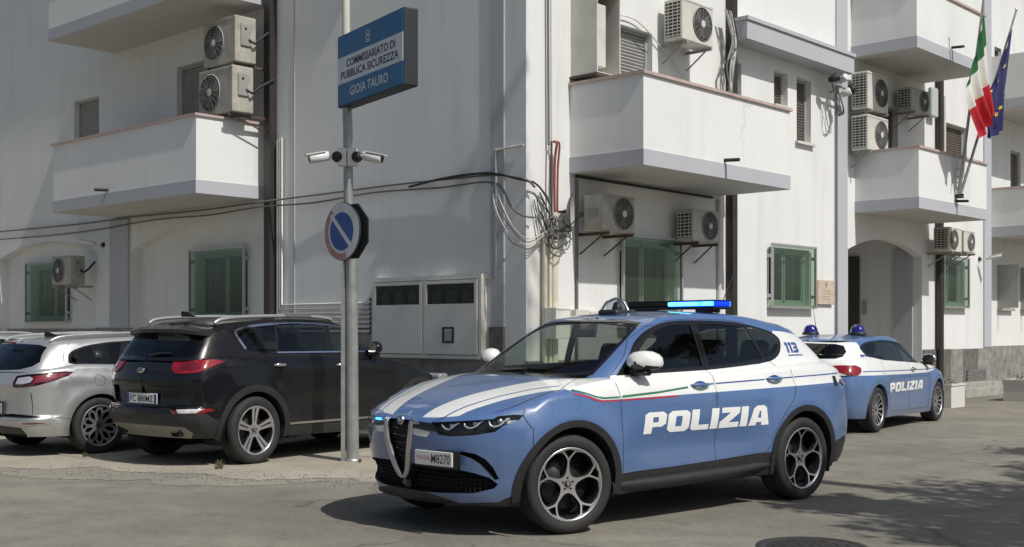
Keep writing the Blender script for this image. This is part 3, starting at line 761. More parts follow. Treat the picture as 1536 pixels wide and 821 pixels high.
            if par == 'body': pm = c.mb('body')
            else: pm = c.mb(par, sd)
            p = dens(pts, .04, False); q = np.c_[body.qs(p[:, 0], p[:, 1]), p[:, 1]]
            ribbon(pm, body, q, w_, mt, .002, fl)
        ribbon(b, c.deck, [(1.32, .82), (1.42, .80), (1.6, .775), (1.75, .745), (1.86, .70)], .006, 'dark_gap', .0012, fl)
        # black hatch hinge block by the tail
        lay(b, body, S([(-1.80, 1.02), (-1.86, 1.02), (-1.86, .935), (-1.80, .935)]), 'gloss_black', .006, flip=fl)
    c.finish()
    ob = c.objs
    # headlights: three curved light guides behind a clear cover
    for sd in (1, -1):
        m = MB()
        qa, qb = float(body.qf(.40, .75)), float(body.qs(1.76, .80))
        for k in range(3):
            q0 = qa+(qb-qa)*(.02+k*.31); dq = (qb-qa)*.25
            U = []
            for t in np.linspace(0, 1, 9):
                zz = .785+.046*(q0+dq*t-qa)/(qb-qa) - .052*math.sin(PI*min(1, t*1.15))**.7*(1 if t < .87 else .75)
                U.append((q0+dq*t, zz))
            P, n = body.ev(U, -.022); P = P*[1, sd, 1]
            m.tube(P, .007, 'lamp_white', 6)
            P2, _ = body.ev([(q0+dq*.5, .782+.040*(q0+dq*.5-qa)/(qb-qa))], -.035); P2 = P2[0]*[1, sd, 1]
            m.lathe([(0, .01), (.016, .008), (.022, -.005), (.022, -.02)], 'satin_metal', 12, 'x', tuple(P2))
        Pe, _ = body.ev([(float(body.qs(1.80, .80)), .80)], -.015)
        m.box(*(lambda p: (p[0]-.05, p[0]+.03, p[1]*sd-.01, p[1]*sd+.01, p[2]-.01, p[2]+.012))(Pe[0]), 'lamp_clear')
        h = m.build('headlight', c.root)
        m = MB(); lay(m, body, lamp, 'glass_lamp', -.002, flip=sd < 0); m.build('lens', h)
    m = MB()
    for sd in (1, -1): recess(m, body, vgr, (-.035, 0, 0), 'gloss_black', 'dark_gap', sd < 0, shrink=1)
    for k in range(7):
        z = .44+.048*k; hw = .03+.115*(z-.385)/.40
        xx = float(body.xf(z))-.03; m.tube([(xx, -hw, z), (xx, 0, z-.012), (xx, hw, z)], .005, 'gloss_black', 6)
    g = m.build('grille', c.root)
    m = MB(); vp = [(.150, .783), (.146, .70), (.114, .57), (.068, .445), (.028, .392), (0, .38)]
    U = [(float(body.qf(y, z)), z) for y, z in vp]; P, n = body.ev(spline(U, 4), .004)
    for sd in (1,-1):
        Q = P*[1, sd, 1]; k = len(Q); m.tube(Q, [.012+.014*math.sin(PI*min(1, i/k*.9+.12)) for i in range(k)], 'satin_metal', 8)
    P, n = body.ev([(float(body.qf(y, z)), z) for y, z in ((.150, .780), (.18, .775), (.235, .768))], .004)
    for sd in (1, -1): m.tube(P*[1, sd, 1], [.024, .018, .004], 'satin_metal', 8)
    m.build('grille_frame', g)
    m = MB(); m.lathe([(0, .026), (.030, .024), (.036, .012), (.036, 0)], 'satin_metal', 20, 'x', (2.135, 0, .782)); m.lathe([(0, .0272), (.026, .0262)], 'decal_blue', 16, 'x', (2.135, 0, .782))
    m.box(2.1605, 2.1630, -.004, .004, .762, .802, 'decal_white'); m.box(2.1605, 2.1630, -.018, .018, .778, .786, 'decal_white'); m.build('badge', c.root)
    # lower mesh
    m = MB()
    for i in range(44):
        y = -.64+1.28*i/43; zt = .475-.0*abs(y)-.14*max(0, abs(y)-.45)/.25; zb_ = .315
        x = float(body.P0(body.qf(abs(y), .40), .40)[0])-.055
        if abs(y) < .09: zt = min(zt, .355)
        m.box(x-.004, x+.004, y-.003, y+.003, zb_, zt, 'dark_gap')
    for z in (.34, .37, .40, .43, .46):
        yy = .61-.9*max(0, z-.40)
        m.tube([(float(body.P0(body.qf(abs(y), z), z)[0])-.05, y, z) for y in np.linspace(-yy, yy, 15)], .0045, 'dark_gap', 5)
    m.lathe([(0, .01), (.045, .008), (.05, 0)], 'gloss_black', 20, 'x', (2.09, 0, .335))
    m.build('lower_grille', c.root)
    # registration plate, set off to one side
    yc = .365; m = MB(); xb = float(body.P0(body.qf(.365, .545), .545)[0])+.012
    ang = -.20
    m.M = Matrix.Translation((xb, yc, .540)) @ Matrix.Rotation(.12, 4, 'Z') @ Matrix.Rotation(PI/2, 4, 'Z')
    m.rbox(-.185, .185, -.012, .0, -.050, .050, 'plate_white', .006)
    m.box(-.19, .225, -.001, .03, -.062, .056, 'gloss_black')
    text_on(m, 'POLIZIA', .038, Matrix.Translation((-.098, -.0135, 0)), 'stripe_red', 0, .95, .13)
    text_on(m, 'M8270', .088, Matrix.Translation((.075, -.0135, 0)), 'decal_black', .0002, .75, .185)
    m.build('license_plate', c.root)
    side_text(c, 'POLIZIA', .625, .655, .158, 'decal_white', 1, 'lettering', .13, 1.84, off=.0025)
    side_text(c, 'POLIZIA', -.85, .655, .158, 'decal_white', -1, 'lettering', .13, 1.84, off=.0025)
    for sd in (1, -1):
        side_text(c, '113', -1.32 if sd > 0 else -1.56, 1.225, .088, 'decal_blue', sd, 'emergency_number', .0, 1.2, surf=gh, gap=.16)
        m = MB(); p = dens([(-1.33, 1.205), (-1.56, 1.205)], .04, False); ribbon(m, gh, np.c_[gh.qs(p[:, 0], p[:, 1]), p[:, 1]], .010, 'decal_blue', .002, sd < 0); m.build('emergency_number_line', c.root)
        c.handle(-.02, .998, 'police_blue', sd, .21, 'decal_blue', 'front_door'); c.handle(-.94, 1.022, 'police_blue', sd, .21, 'decal_blue', 'rear_door')
        c.mirror(.60, .78, 1.095, 'police_white', sd, .95)
    c.glazing()
    for sd in (1, -1):
        m = MB(); p = dens([(-.160, 1.135), (-.157, 1.468)], .05, False); ribbon(m, gh, np.c_[gh.qs(p[:, 0], p[:, 1]), p[:, 1]], .010, 'rim_dark', .004, sd < 0); m.build('window_trim', c.root)
    c.wheels(.347, .253, .235, 'petal', (1.318, -1.318), .905, math.radians(-13))
    # sills
    for sd in (1, -1):
        m = MB(); m.tube([(.93, sd*.875, .30), (.4, sd*.888, .295), (-.4, sd*.888, .305), (-.93, sd*.875, .33)], [.03, .045, .045, .03], 'black_plastic', 8); m.build('side_skirt', c.root)
    for sd in (1, -1): seat(c.root, .12, sd*.36, .42)
    seat(c.root, -.75, 0, .45, 1.3)
    m = MB(); m.M = Matrix.Translation((.62, 0, .80)); m.rbox(-.25, .30, -.70, .70, 0, .20, 'dark_interior', .08); m.build('dashboard', c.root)
    m = MB(); m.M = Matrix.Translation((.42, .36, .97)) @ Matrix.Rotation(math.radians(-65), 4, 'Y')
    m.tube([(.18*math.cos(a), .18*math.sin(a), 0) for a in np.arange(25)*2*PI/24], .014, 'black_plastic', 8, cap=False)
    m.box(-.17, .17, -.02, .02, -.02, .01, 'black_plastic'); m.lathe([(0, .02), (.06, .01), (.07, -.04)], 'black_plastic', 12); m.build('steering_wheel', c.root)
    m = MB(); m.rbox(.33, .36, -.12, .12, 1.36, 1.43, 'black_plastic', .02); m.build('rear_view_mirror', c.root)
    # wipers
    m = MB()
    for y in (-.45, .15):
        pts = [gh.ev([(float(gh.qf(abs(yy), zz))*(1 if yy >= 0 else -1), zz)], .012)[0][0] for yy, zz in ((y, 1.03), (y+.25, 1.062), (y+.5, 1.085))]
        m.tube(pts, .007, 'black_plastic', 6)
    m.build('wiper', c.root)
    # roof kit
    m = MB(); m.M = Matrix.Translation((-.74, 0, 1.585))
    m.box(-.10, .10, -.40, -.30, -.02, .03, 'black_plastic'); m.box(-.10, .10, .30, .40, -.02, .03, 'black_plastic')
    m.M = Matrix.Translation((-.74, 0, 1.618)) @ Matrix.Rotation(PI/2, 4, 'Z')
    m.rbox(-.51, .51, -.115, .115, -.028, -.004, 'gloss_black', .02); m.rbox(-.51, .0, -.105, .105, -.005, .042, 'gloss_black', .02)
    m.rbox(-.515, .515, -.10, .10, .042, .052, 'gloss_black', .01)
    lb = m.build('light_bar', c.root)
    m = MB(); m.M = Matrix.Translation((-.74, 0, 1.618)) @ Matrix.Rotation(PI/2, 4, 'Z')
    m.rbox(.0, .515, -.108, .108, -.004, .042, 'blue_glow', .03)
    for k in range(9):
        x = .03+.054*k
        if k == 6: continue
        for s2 in (1, -1): m.rbox(x-.026, x+.026, s2*.110-.004, s2*.110+.004, .004, .034, 'blue_light_core', .012)
    for s2 in (-1, 1): m.rbox(.01, .505, s2*.108-.003, s2*.108+.003, .002, .036, 'blue_light', .01)
    m.build('blue_light', lb)
    m = MB(); m.M = Matrix.Translation((-.02, -.02, 1.553)) @ Matrix.Diagonal((.9, .9, .85, 1)); m.rbox(-.16, .12, -.12, .12, -.02, .04, 'black_plastic', .03)
    m.lathe([(.0, .14), (.05, .13), (.09, .095), (.105, .04), (.105, 0)], 'glass_clear_dome', 20, 'z', (-.02, 0, .02)); m.lathe([(.0, .10), (.03, .09), (.05, .03), (.05, 0)], 'rim_dark', 14, 'z', (-.02, 0, .02)); m.tube([(.085, -.1, .03), (.06, -.06, .11), (.0, 0, .15), (-.05, .06, .11), (-.06, .1, .03)], .013, 'satin_metal', 6)
    m.build('roof_siren', c.root)
    m = MB(); m.tube([(-1.25, .0, 1.55), (-1.32, 0, 1.62), (-1.52, 0, 1.95)], [.012, .005, .003], 'black_plastic', 6); m.build('antenna', c.root)
    m = MB(); P, n = body.ev([(-float(body.qf(.28, .775)), .775)], .004); pass
    m.box(P[0][0]-.01, P[0][0]+.006, P[0][1]-.035, P[0][1]+.035, .770, .783, 'blue_light'); m.build('grille_light', c.root)
    for sd in (1, -1):
        m = MB(); lay(m, body, tail, 'tail_red', .006, flip=sd < 0); m.build('tail_light', c.root)
    return c
CAR_A = police_crossover()
# ---------------------------------------------------------------- parked cars seen from behind
def qp(body, pts):
    """points on a body shell: ('f'|'r', y, z) on nose or tail, ('s', x, z) on the flank"""
    o = []
    for k, p, z in pts: o.append((float(body.qs(p, z)) if k == 's' else float(body.qf(p, z, k == 'r')), z))
    return dens(o, .03)
def qo(body, pts):
    o = []
    for k, p, z in pts: o.append((float(body.qs(p, z)) if k == 's' else float(body.qf(p, z, k == 'r')), z))
    return dens(o, .03, False)
def sline(mb, surf, pts, w, mat, off, sd):
    p = dens(pts, .04, False); ribbon(mb, surf, np.c_[surf.qs(p[:, 0], p[:, 1]), p[:, 1]], w, mat, off, sd < 0)
def interior(c, xs=.05, xr=-.75, z=.42, w=1.25, zd=.8):
    for sd in (1, -1): seat(c.root, xs, sd*.36, z)
    seat(c.root, xr, 0, z+.02, w)
    m = MB(); m.M = Matrix.Translation((.68, 0, zd)); m.rbox(-.2, .3, -.66, .66, 0, .18, 'dark_interior', .08); m.build('dashboard', c.root)
def fin(c, x, z):
    m = MB(); m.M = Matrix.Translation((x, 0, z)); m.prism([(-.09, 0), (.10, 0), (-.04, .055), (-.09, .06)], -.018, .018, 'gloss_black'); m.build('antenna', c.root)
PLAN = [(1, 0), (.998, .2), (.985, .42), (.955, .62), (.91, .77), (.85, .875), (.77, .945), (.66, .985), (.5, 1), (.25, 1), (0, 1),
        (-.3, 1), (-.52, .995), (-.68, .98), (-.80, .955), (-.885, .91), (-.94, .84), (-.968, .73), (-.985, .52), (-.996, .28), (-1, 0)]
def suv():
    def bump(x, z):
        b = 0
        for xc in (1.335, -1.335):
            r = np.hypot(x-xc, z-.36); b = b+.018*np.exp(-((r-.48)/.10)**2)
        return b-.022*np.exp(-((z-.60)/.14)**2)*np.exp(-(x/.8)**4)+.008*np.exp(-((z-1.0)/.04)**2)
    body = Shell(PLAN[:-7]+[(-.875, .885), (-.93, .80), (-.962, .68), (-.982, .48), (-.995, .26), (-1, 0)], [(.15, 1.95), (.3, 2.05), (.55, 2.12), (.75, 2.12), (.86, 2.05), (1.0, 1.9)],
        [(.15, -1.9), (.30, -2.05), (.40, -2.17), (.50, -2.235), (.60, -2.24), (.64, -2.20), (.80, -2.185), (.86, -2.20), (1.0, -2.17), (1.08, -2.12), (1.2, -2.05)],
        [(.15, .81), (.28, .855), (.45, .883), (.7, .895), (.9, .893), (1.0, .885), (1.1, .865), (1.2, .835)], 0, .6,
        [(-1, 1.12), (-.8, 1.165), (-.5, 1.155), (0, 1.135), (.3, 1.11), (.45, 1.07), (.6, 1.01), (.75, .94), (.88, .86), (.96, .80), (1, .77)], .05, bump)
    ghp = [(1, 0), (.995, .25), (.975, .5), (.94, .74), (.89, .88), (.80, .965), (.6, 1), (0, 1), (-.4, .985), (-.65, .955), (-.82, .91), (-.91, .84), (-.96, .7), (-.985, .45), (-1, 0)]
    gh = Shell(ghp, [(1.0, 1.14), (1.15, .90), (1.3, .64), (1.45, .36), (1.55, .2)], [(1.0, -2.17), (1.10, -2.12), (1.2, -2.06), (1.3, -1.985), (1.4, -1.90), (1.5, -1.80), (1.58, -1.7)],
        [(1.0, .84), (1.1, .82), (1.2, .79), (1.3, .755), (1.4, .715), (1.5, .672), (1.58, .63)], -.5, 1.15, [(-1, 1.46), (-.6, 1.51), (0, 1.54), (.5, 1.535), (1, 1.50)], .05)
    S, G = body.side, gh.side
    fd = S([(.92, 1.3), (.90, .8), (.86, .42), (0, .42), (-.10, .42), (-.12, 1.3)]); rd = S([(-.12, 1.3), (-.10, .42), (-.72, .44), (-.82, .58), (-.95, .78), (-1.12, .92), (-1.16, 1.3)])
    bumper = np.r_[qo(body, [('s', -1.74, .1), ('s', -1.76, .5), ('s', -1.80, .635), ('r', .80, .64)]), [(body.Q+.01, .63), (body.Q+.01, .1)]]
    plast = np.r_[body.sideo([(2.0, .05), (1.9, .34), (1.4, .36), (-1.4, .38), (-1.85, .50)]), qo(body, [('s', -1.95, .565), ('r', .7, .56), ('r', .3, .55)]), [(body.Q+.1, .55), (body.Q+.1, .05)]]
    lamp = qp(body, [('r', .42, 1.092), ('r', .62, 1.10), ('r', .76, 1.108), ('s', -1.95, 1.118), ('s', -1.80, 1.108), ('s', -1.70, 1.092), ('s', -1.80, 1.060), ('s', -1.93, 1.015), ('r', .74, .985), ('r', .60, .968), ('r', .50, .975), ('r', .44, 1.02)])
    bar = np.r_[qo(body, [('r', .44, 1.092), ('r', .46, 1.02), ('r', .5, .985)]), [(body.Q+.01, .985), (body.Q+.01, 1.092)]]
    recs = np.r_[qo(body, [('r', .60, .835), ('r', .52, .655)]), [(body.Q+.01, .655), (body.Q+.01, .835)]]
    refl = qp(body, [('r', .48, .615), ('r', .70, .623), ('r', .80, .624), ('r', .82, .595), ('r', .76, .560), ('r', .54, .556)])
    skid = np.r_[qo(body, [('r', .62, .425), ('r', .66, .36), ('r', .58, .30)]), [(body.Q+.01, .29), (body.Q+.01, .435)]]
    win = [(.80, 1.168), (.62, 1.262), (.40, 1.36), (.20, 1.425), (-.04, 1.462), (-.3, 1.478), (-.575, 1.484), (-.9, 1.474), (-1.16, 1.452), (-1.36, 1.420), (-1.44, 1.385), (-1.40, 1.29), (-1.335, 1.192)]
    dlo = G(spline([(.90, 1.150), (.64, 1.285), (.42, 1.382), (.20, 1.447), (-.04, 1.484), (-.3, 1.500), (-.575, 1.506), (-.9, 1.496), (-1.18, 1.474), (-1.40, 1.440), (-1.478, 1.395), (-1.42, 1.27), (-1.35, 1.170), (-1.25, 1.163), (-.5, 1.160), (.2, 1.155)], 4, True))
    fw = G([(.78, 1.180), (.62, 1.262), (.40, 1.36), (.20, 1.425), (-.055, 1.462), (-.075, 1.180)]); rw = G([(-.16, 1.180), (-.14, 1.468), (-.575, 1.484), (-.86, 1.476), (-.93, 1.183)])
    qw = G([(-.97, 1.185), (-.90, 1.474), (-1.16, 1.452), (-1.36, 1.420), (-1.44, 1.385), (-1.40, 1.29), (-1.335, 1.19)])
    ws = gh.front([(0, 1.09), (.6, 1.12), (.66, 1.14), (.62, 1.3), (.56, 1.47), (0, 1.49)], .1); frit = gh.front([(0, 1.0), (.66, 1.05), (.70, 1.14), (.66, 1.3), (.59, 1.49), (0, 1.51)], .1)
    rg = np.r_[gh.rear([(0, 1.405), (.42, 1.395), (.56, 1.365), (.62, 1.28), (.64, 1.16), (.55, 1.135)], .05)[:-9], [(gh.Q+.01, 1.125), (gh.Q+.01, 1.405)]]
    rg = np.r_[[(float(gh.qf(y, z, True)), z) for y, z in dens([(.50, 1.395), (.60, 1.36), (.655, 1.26), (.665, 1.165), (.60, 1.14)], .05, False)], [(gh.Q+.01, 1.13), (gh.Q+.01, 1.405)]]
    sp = dict(body=body, gh=gh, paint='black_paint', deck_z=[(2.15, .77), (1.95, .87), (1.6, .96), (1.2, 1.05), (.9, 1.11), (0, 1.15), (-2.3, 1.15)],
        roof_z=[(.4, 1.50), (.1, 1.535), (-.4, 1.565), (-1.0, 1.56), (-1.5, 1.53), (-1.9, 1.475)], zb=[(-1, .30), (-.8, .30), (-.5, .27), (.7, .25), (1, .24)],
        arches=[(1.335, .36, .415), (-1.335, .36, .415)], clad=.07, cowl=[(1.1, 0), (1.04, .4), (.92, .7), (1.1, 1.2)],
        body_holes=[recs, refl], body_parts=[('rear_bumper', bumper), ('front_door', fd), ('rear_door', rd)],
        body_mats=[('black_plastic', plast), ('gloss_black', bar), ('spoiler_skid', skid), ('gloss_black', lamp)],
        gh_parts=[('front_door', G([(.95, 1.05), (.88, 1.165), (.42, 1.39), (.20, 1.455), (-.11, 1.50), (-.11, 1.05)])), ('rear_door', G([(-.11, 1.05), (-.11, 1.50), (-.6, 1.51), (-.88, 1.503), (-.95, 1.18), (-1.16, 1.15), (-1.16, 1.05)]))],
        gh_mats=[('gloss_black', dlo), ('gloss_black', frit)],
        windows=[('front_door_window', fw, 'glass_tint', 1), ('rear_door_window', rw, 'glass_tint_dark', 1), ('quarter', qw, 'glass_tint_dark', 1), ('windshield', ws, 'glass_car', 0), ('rear_window', rg, 'glass_tint_dark', 0)])
    c = Car('parked_car', 'dusty black SUV with silver roof rails, parked nose-in behind the sign pole', 'car', S0.c[0], S0.c[1], 53, sp, 'parked cars')
    c.build_shells(); b = c.mb('body'); rb = c.mb('rear_bumper')
    for sd in (1, -1):
        fl = sd < 0
        recess(b, body, recs, (.035, 0, 0), 'black_paint', 'black_paint', fl, shrink=.98)
        recess(rb, body, refl, (.02, 0, 0), 'black_plastic', 'tail_red', fl, shrink=.98)
        ribbon(b, body, qp(body, [('r', .44, 1.094), ('r', .2, 1.095), ('r', 0.01, 1.095)])[:-22] if False else np.array([(float(body.qf(y, 1.098, True)), 1.098) for y in (.46, .3, .2, .1, .02)]), .010, 'satin_metal', .004, fl)
        ribbon(rb, body, np.array([(float(body.qf(y, .632, True)), .632) for y in (.84, .7, .5, .3, .1, .02)]), .012, 'black_paint', .008, fl)
        sline(b, body, [(.86, .425), (-.84, .455)], .012, 'dark_gap', .001, sd)
        pts = np.r_[win, win[:1]]; U = gh.side(pts[:-1], .05)
        sline(c.mb('window_trim', sd), gh, [(-.95, 1.175), (-.4, 1.172), (.3, 1.168), (.82, 1.160)], .016, 'chrome', .004, sd)
        ribbon(c.mb('window_trim', sd), gh, gh.side(spline([(-.9, 1.485), (-1.18, 1.464), (-1.38, 1.432), (-1.462, 1.392), (-1.41, 1.27), (-1.345, 1.178), (-1.25, 1.173), (-.95, 1.175)], 4), .05)[:-20], .024, 'chrome', .005, fl)
        ribbon(c.mb('window_trim', sd), gh, gh.side([(.85, 1.168), (.63, 1.275), (.41, 1.373), (.20, 1.438), (-.04, 1.475), (-.3, 1.491), (-.575, 1.497), (-.9, 1.487)], .05)[:-34], .012, 'chrome', .005, fl)
        sline(c.mb('side_skirt', sd), body, [(.84, .40), (-.2, .402), (-.86, .405)], .022, 'satin_metal', .012, sd)
    c.finish()
    for sd in (1, -1):
        fl = sd < 0
        m = MB(); lay(m, body, lamp, 'tail_red', .012, flip=fl); A, n = body.ev(lamp); B, _ = body.ev(lamp, .012); strip(m, A, B, 'tail_red_dark', fl)
        inner = qp(body, [('r', .52, 1.075), ('r', .66, 1.085), ('s', -1.98, 1.075), ('s', -1.97, 1.035), ('r', .70, 1.01), ('r', .56, 1.005)])
        t = m.build('tail_light', c.root); m = MB(); lay(m, body, inner, 'tail_red_dark', .0135, flip=fl); m.build('reflector', t)
        m = MB(); lay(m, body, qp(body, [('r', .57, .608), ('r', .70, .614), ('r', .785, .614), ('r', .75, .572), ('r', .60, .568)]), 'lamp_clear', .001, flip=fl); m.build('reversing_light', c.root)
        m = MB(); m.M = Matrix.Translation((-2.085, sd*.47, .365)) @ Matrix.Diagonal((1, 1.5, .9, 1)); m.lathe([(.055, .05), (.055, -.01), (.047, -.015), (.044, .05)], 'rim_dark', 16, 'x'); m.lathe([(0, .0), (.05, .0)], 'dark_gap', 16, 'x'); m.build('exhaust_tip', c.root)
        m = MB(); pts = [(-1.66, sd*.575, 1.49), (-1.55, sd*.585, 1.535), (-1.2, sd*.595, 1.562), (-.5, sd*.60, 1.575), (0, sd*.60, 1.555), (.12, sd*.58, 1.51)]
        m.tube(spline(pts, 5), .021, 'silver_paint', 8); m.build('roof_rail', c.root)
        c.handle(-.98, 1.045, 'chrome', sd, .20, 'dark_gap', 'rear_door'); c.handle(-.02, 1.025, 'chrome', sd, .20, 'dark_gap', 'front_door')
        c.mirror(.52, .80, 1.12, 'black_paint', sd, .95)
        m = MB(); m.M = Matrix.Translation((2.0, sd*.66, .82)); m.rbox(-.10, .10, -.10, .10, -.05, .05, 'lamp_clear', .04); m.build('headlight', c.root)
    m = MB(); m.M = Matrix.Translation((-1.85, 0, 1.437)) @ Matrix.Rotation(-.10, 4, 'Y')
    prof = [(-.14, -.03), (-.14, .008), (0, .030), (.16, .034), (.16, -.03), (-.05, -.05)]
    vs = []; ys = (-.64, -.58, -.3, 0, .3, .58, .64)
    for y in ys:
        for (px, pz) in prof: vs.append((px*(1 if abs(y) < .62 else .75)+.10*(abs(y)/.66)**2*(px < 0), y, pz-.05*(abs(y)/.66)**3))
    k = len(prof); m.add(vs, [(i*k+j, (i+1)*k+j, (i+1)*k+(j+1) % k, i*k+(j+1) % k) for i in range(len(ys)-1) for j in range(k)]+[tuple(range(k)), tuple(range(len(vs)-k, len(vs)))[::-1]], 'black_paint'); m.build('spoiler', c.root)
    m = MB(); m.tube([(-2.09, -.02, 1.15), (-2.085, -.2, 1.175), (-2.07, -.35, 1.185)], [.014, .010, .006], 'black_plastic', 6); m.build('rear_wiper', c.root)
    m = MB(); m.M = Matrix.Translation((-2.165, 0, .705)) @ Matrix.Rotation(-PI/2, 4, 'Z')
    m.rbox(-.26, .26, -.012, 0, -.056, .056, 'plate_white', .006); 
    for s2 in (-1, 1): m.box(s2*.238-.02, s2*.238+.02, -.0135, -.011, -.05, .05, 'plate_blue')
    text_on(m, 'FC 880MZ', .09, Matrix.Translation((0, -.0142, 0)), 'decal_black', .001, .9, .40); m.build('license_plate', c.root)
    m = MB(); m.M = Matrix.Translation((-2.190, 0, 1.0)) @ Matrix.Rotation(-PI/2, 4, 'Z'); m.M = m.M @ Matrix.Diagonal((1, 1, .5, 1)); m.lathe([(0, -.010), (.058, -.008), (.062, 0)], 'satin_metal', 24, 'y'); text_on(m, 'KIA', .055, Matrix.Translation((0, -.012, 0)), 'decal_black', .001, 1); m.build('badge', c.root)
    c.glazing(); interior(c, z=.5, zd=.88); fin(c, -1.55, 1.56)
    c.wheels(.36, .255, .235, 'twin', (1.335, -1.335), .893)
    c.root.scale = (.96, .97, 1)
    return c
def estate():
    def bump(x, z):
        b = 0
        for xc in (1.35, -1.35):
            r = np.hypot(x-xc, z-.325); b = b+.022*np.exp(-((r-.42)/.09)**2)
        return b-.015*np.exp(-((z-.55)/.12)**2)*np.exp(-(x/.8)**4)+.012*np.exp(-((z-.86)/.05)**2)*(x < -.6)
    body = Shell(PLAN, [(.15, 2.0), (.3, 2.15), (.5, 2.22), (.7, 2.18), (.85, 2.02), (1.0, 1.9)],
        [(.15, -2.12), (.26, -2.20), (.34, -2.235), (.42, -2.25), (.445, -2.235), (.455, -2.20), (.6, -2.19), (.74, -2.195), (.80, -2.21), (.9, -2.17), (1.0, -2.12), (1.1, -2.04)],
        [(.15, .83), (.3, .868), (.5, .885), (.7, .893), (.85, .885), (.95, .868), (1.05, .84), (1.15, .80)], 0, .6,
        [(-1, .965), (-.85, 1.0), (-.75, 1.03), (-.5, 1.015), (0, .985), (.3, .96), (.5, .94), (.7, .90), (.88, .84), (1, .76)], .05, bump)
    ghp = [(1, 0), (.995, .25), (.975, .5), (.94, .74), (.89, .88), (.80, .965), (.6, 1), (0, 1), (-.4, .99), (-.65, .965), (-.80, .93), (-.89, .87), (-.945, .76), (-.98, .5), (-1, 0)]
    gh = Shell(ghp, [(.85, 1.25), (1.0, .95), (1.15, .66), (1.3, .3)], [(.85, -2.19), (.95, -2.14), (1.05, -2.08), (1.15, -2.00), (1.25, -1.90), (1.35, -1.78)],
        [(.85, .845), (.95, .825), (1.05, .79), (1.15, .745), (1.25, .70), (1.35, .645)], -.5, 1.05, [(-1, 1.28), (-.6, 1.315), (0, 1.34), (.5, 1.335), (1, 1.29)], .05)
    S, G = body.side, gh.side
    fd = S([(.95, 1.3), (.92, .7), (.88, .30), (-.10, .30), (-.12, 1.3)]); rd = S([(-.12, 1.3), (-.10, .30), (-.80, .32), (-.92, .50), (-1.08, .66), (-1.18, .80), (-1.20, 1.3)])
    bumper = np.r_[qo(body, [('s', -1.72, .1), ('s', -1.70, .42), ('s', -1.90, .455), ('r', .78, .452)]), [(body.Q+.01, .452), (body.Q+.01, .1)]]
    lamp = qp(body, [('r', .46, .905), ('r', .62, .925), ('r', .76, .938), ('s', -1.90, .95), ('s', -1.76, .955), ('s', -1.66, .945), ('s', -1.72, .905), ('s', -1.88, .855), ('r', .76, .80), ('r', .62, .78), ('r', .47, .775), ('r', .45, .83)])
    lclr = qp(body, [('r', .50, .885), ('r', .66, .905), ('r', .71, .88), ('r', .70, .84), ('r', .62, .82), ('r', .50, .815)])
    lred = qp(body, [('r', .73, .915), ('s', -1.95, .925), ('s', -1.76, .935), ('s', -1.78, .91), ('r', .80, .85), ('r', .73, .83)])
    fogr = qp(body, [('r', .62, .395), ('r', .76, .398), ('r', .82, .385), ('r', .76, .37), ('r', .66, .37)])
    vent = np.r_[qo(body, [('r', .62, .335), ('r', .66, .27), ('r', .64, .22)]), [(body.Q+.01, .22), (body.Q+.01, .36)]]
    plate = np.r_[qp(body, [('r', .30, .60), ('r', .30, .47)])[:-2], [(body.Q+.01, .47), (body.Q+.01, .60)]]
    fw = G([(.72, .985), (.55, 1.08), (.35, 1.175), (.1, 1.245), (-.06, 1.262), (-.08, .995)]); rw = G([(-.15, .997), (-.13, 1.266), (-.5, 1.278), (-.88, 1.272), (-1.03, 1.012)])
    qw = G(np.r_[[(-1.09, 1.022), (-.96, 1.268)], spline([(-1.2, 1.252), (-1.42, 1.215), (-1.58, 1.155), (-1.63, 1.09), (-1.61, 1.055), (-1.45, 1.042)], 3)])
    dlo = G(spline([(.85, .965), (.58, 1.095), (.36, 1.195), (.1, 1.268), (-.5, 1.298), (-.95, 1.288), (-1.22, 1.268), (-1.46, 1.228), (-1.62, 1.165), (-1.665, 1.085), (-1.64, 1.035), (-1.4, 1.022), (-1.0, .995), (-.1, .978)], 4, True))
    ws = gh.front([(0, .96), (.6, .98), (.64, 1.0), (.58, 1.15), (.52, 1.25), (0, 1.28)], .1); frit = gh.front([(0, .86), (.66, .9), (.68, 1.0), (.62, 1.15), (.55, 1.28), (0, 1.30)], .1)
    rg = np.r_[[(float(gh.qf(y, z, True)), z) for y, z in dens([(.45, 1.250), (.57, 1.225), (.60, 1.14), (.645, 1.06), (.60, 1.01), (.45, .975)], .05, False)], [(gh.Q+.01, .955), (gh.Q+.01, 1.262)]]
    sp = dict(body=body, gh=gh, paint='silver_paint', deck_z=[(2.25, .78), (1.8, .88), (1.4, .94), (1.1, .97), (.6, .99), (0, 1.01), (-2.3, .99)],
        roof_z=[(.3, 1.31), (0, 1.34), (-.4, 1.365), (-1.0, 1.36), (-1.5, 1.335), (-1.9, 1.29)], zb=[(-1, .235), (-.8, .23), (-.5, .22), (.7, .2), (1, .2)],
        arches=[(1.35, .325, .365), (-1.35, .325, .365)], arch_lip='silver_paint', cowl=[(1.18, 0), (1.1, .4), (1.0, .7), (1.2, 1.2)],
        body_holes=[vent, lamp], body_parts=[('rear_bumper', bumper), ('front_door', fd), ('rear_door', rd)],
        body_mats=[('silver_paint', lamp)], gh_parts=[], gh_mats=[('gloss_black', dlo), ('gloss_black', frit)],
        windows=[('front_door_window', fw, 'glass_tint', 1), ('rear_door_window', rw, 'glass_tint', 1), ('quarter', qw, 'glass_tint_dark', 1), ('windshield', ws, 'glass_car', 0), ('rear_window', rg, 'glass_tint_dark', 0)])
    c = Car('parked_car', 'silver estate car with dark tail lamps beside the black SUV', 'car', M0.c[0], M0.c[1], 50, sp, 'parked cars')
    c.build_shells(); b = c.mb('body'); rb = c.mb('rear_bumper')
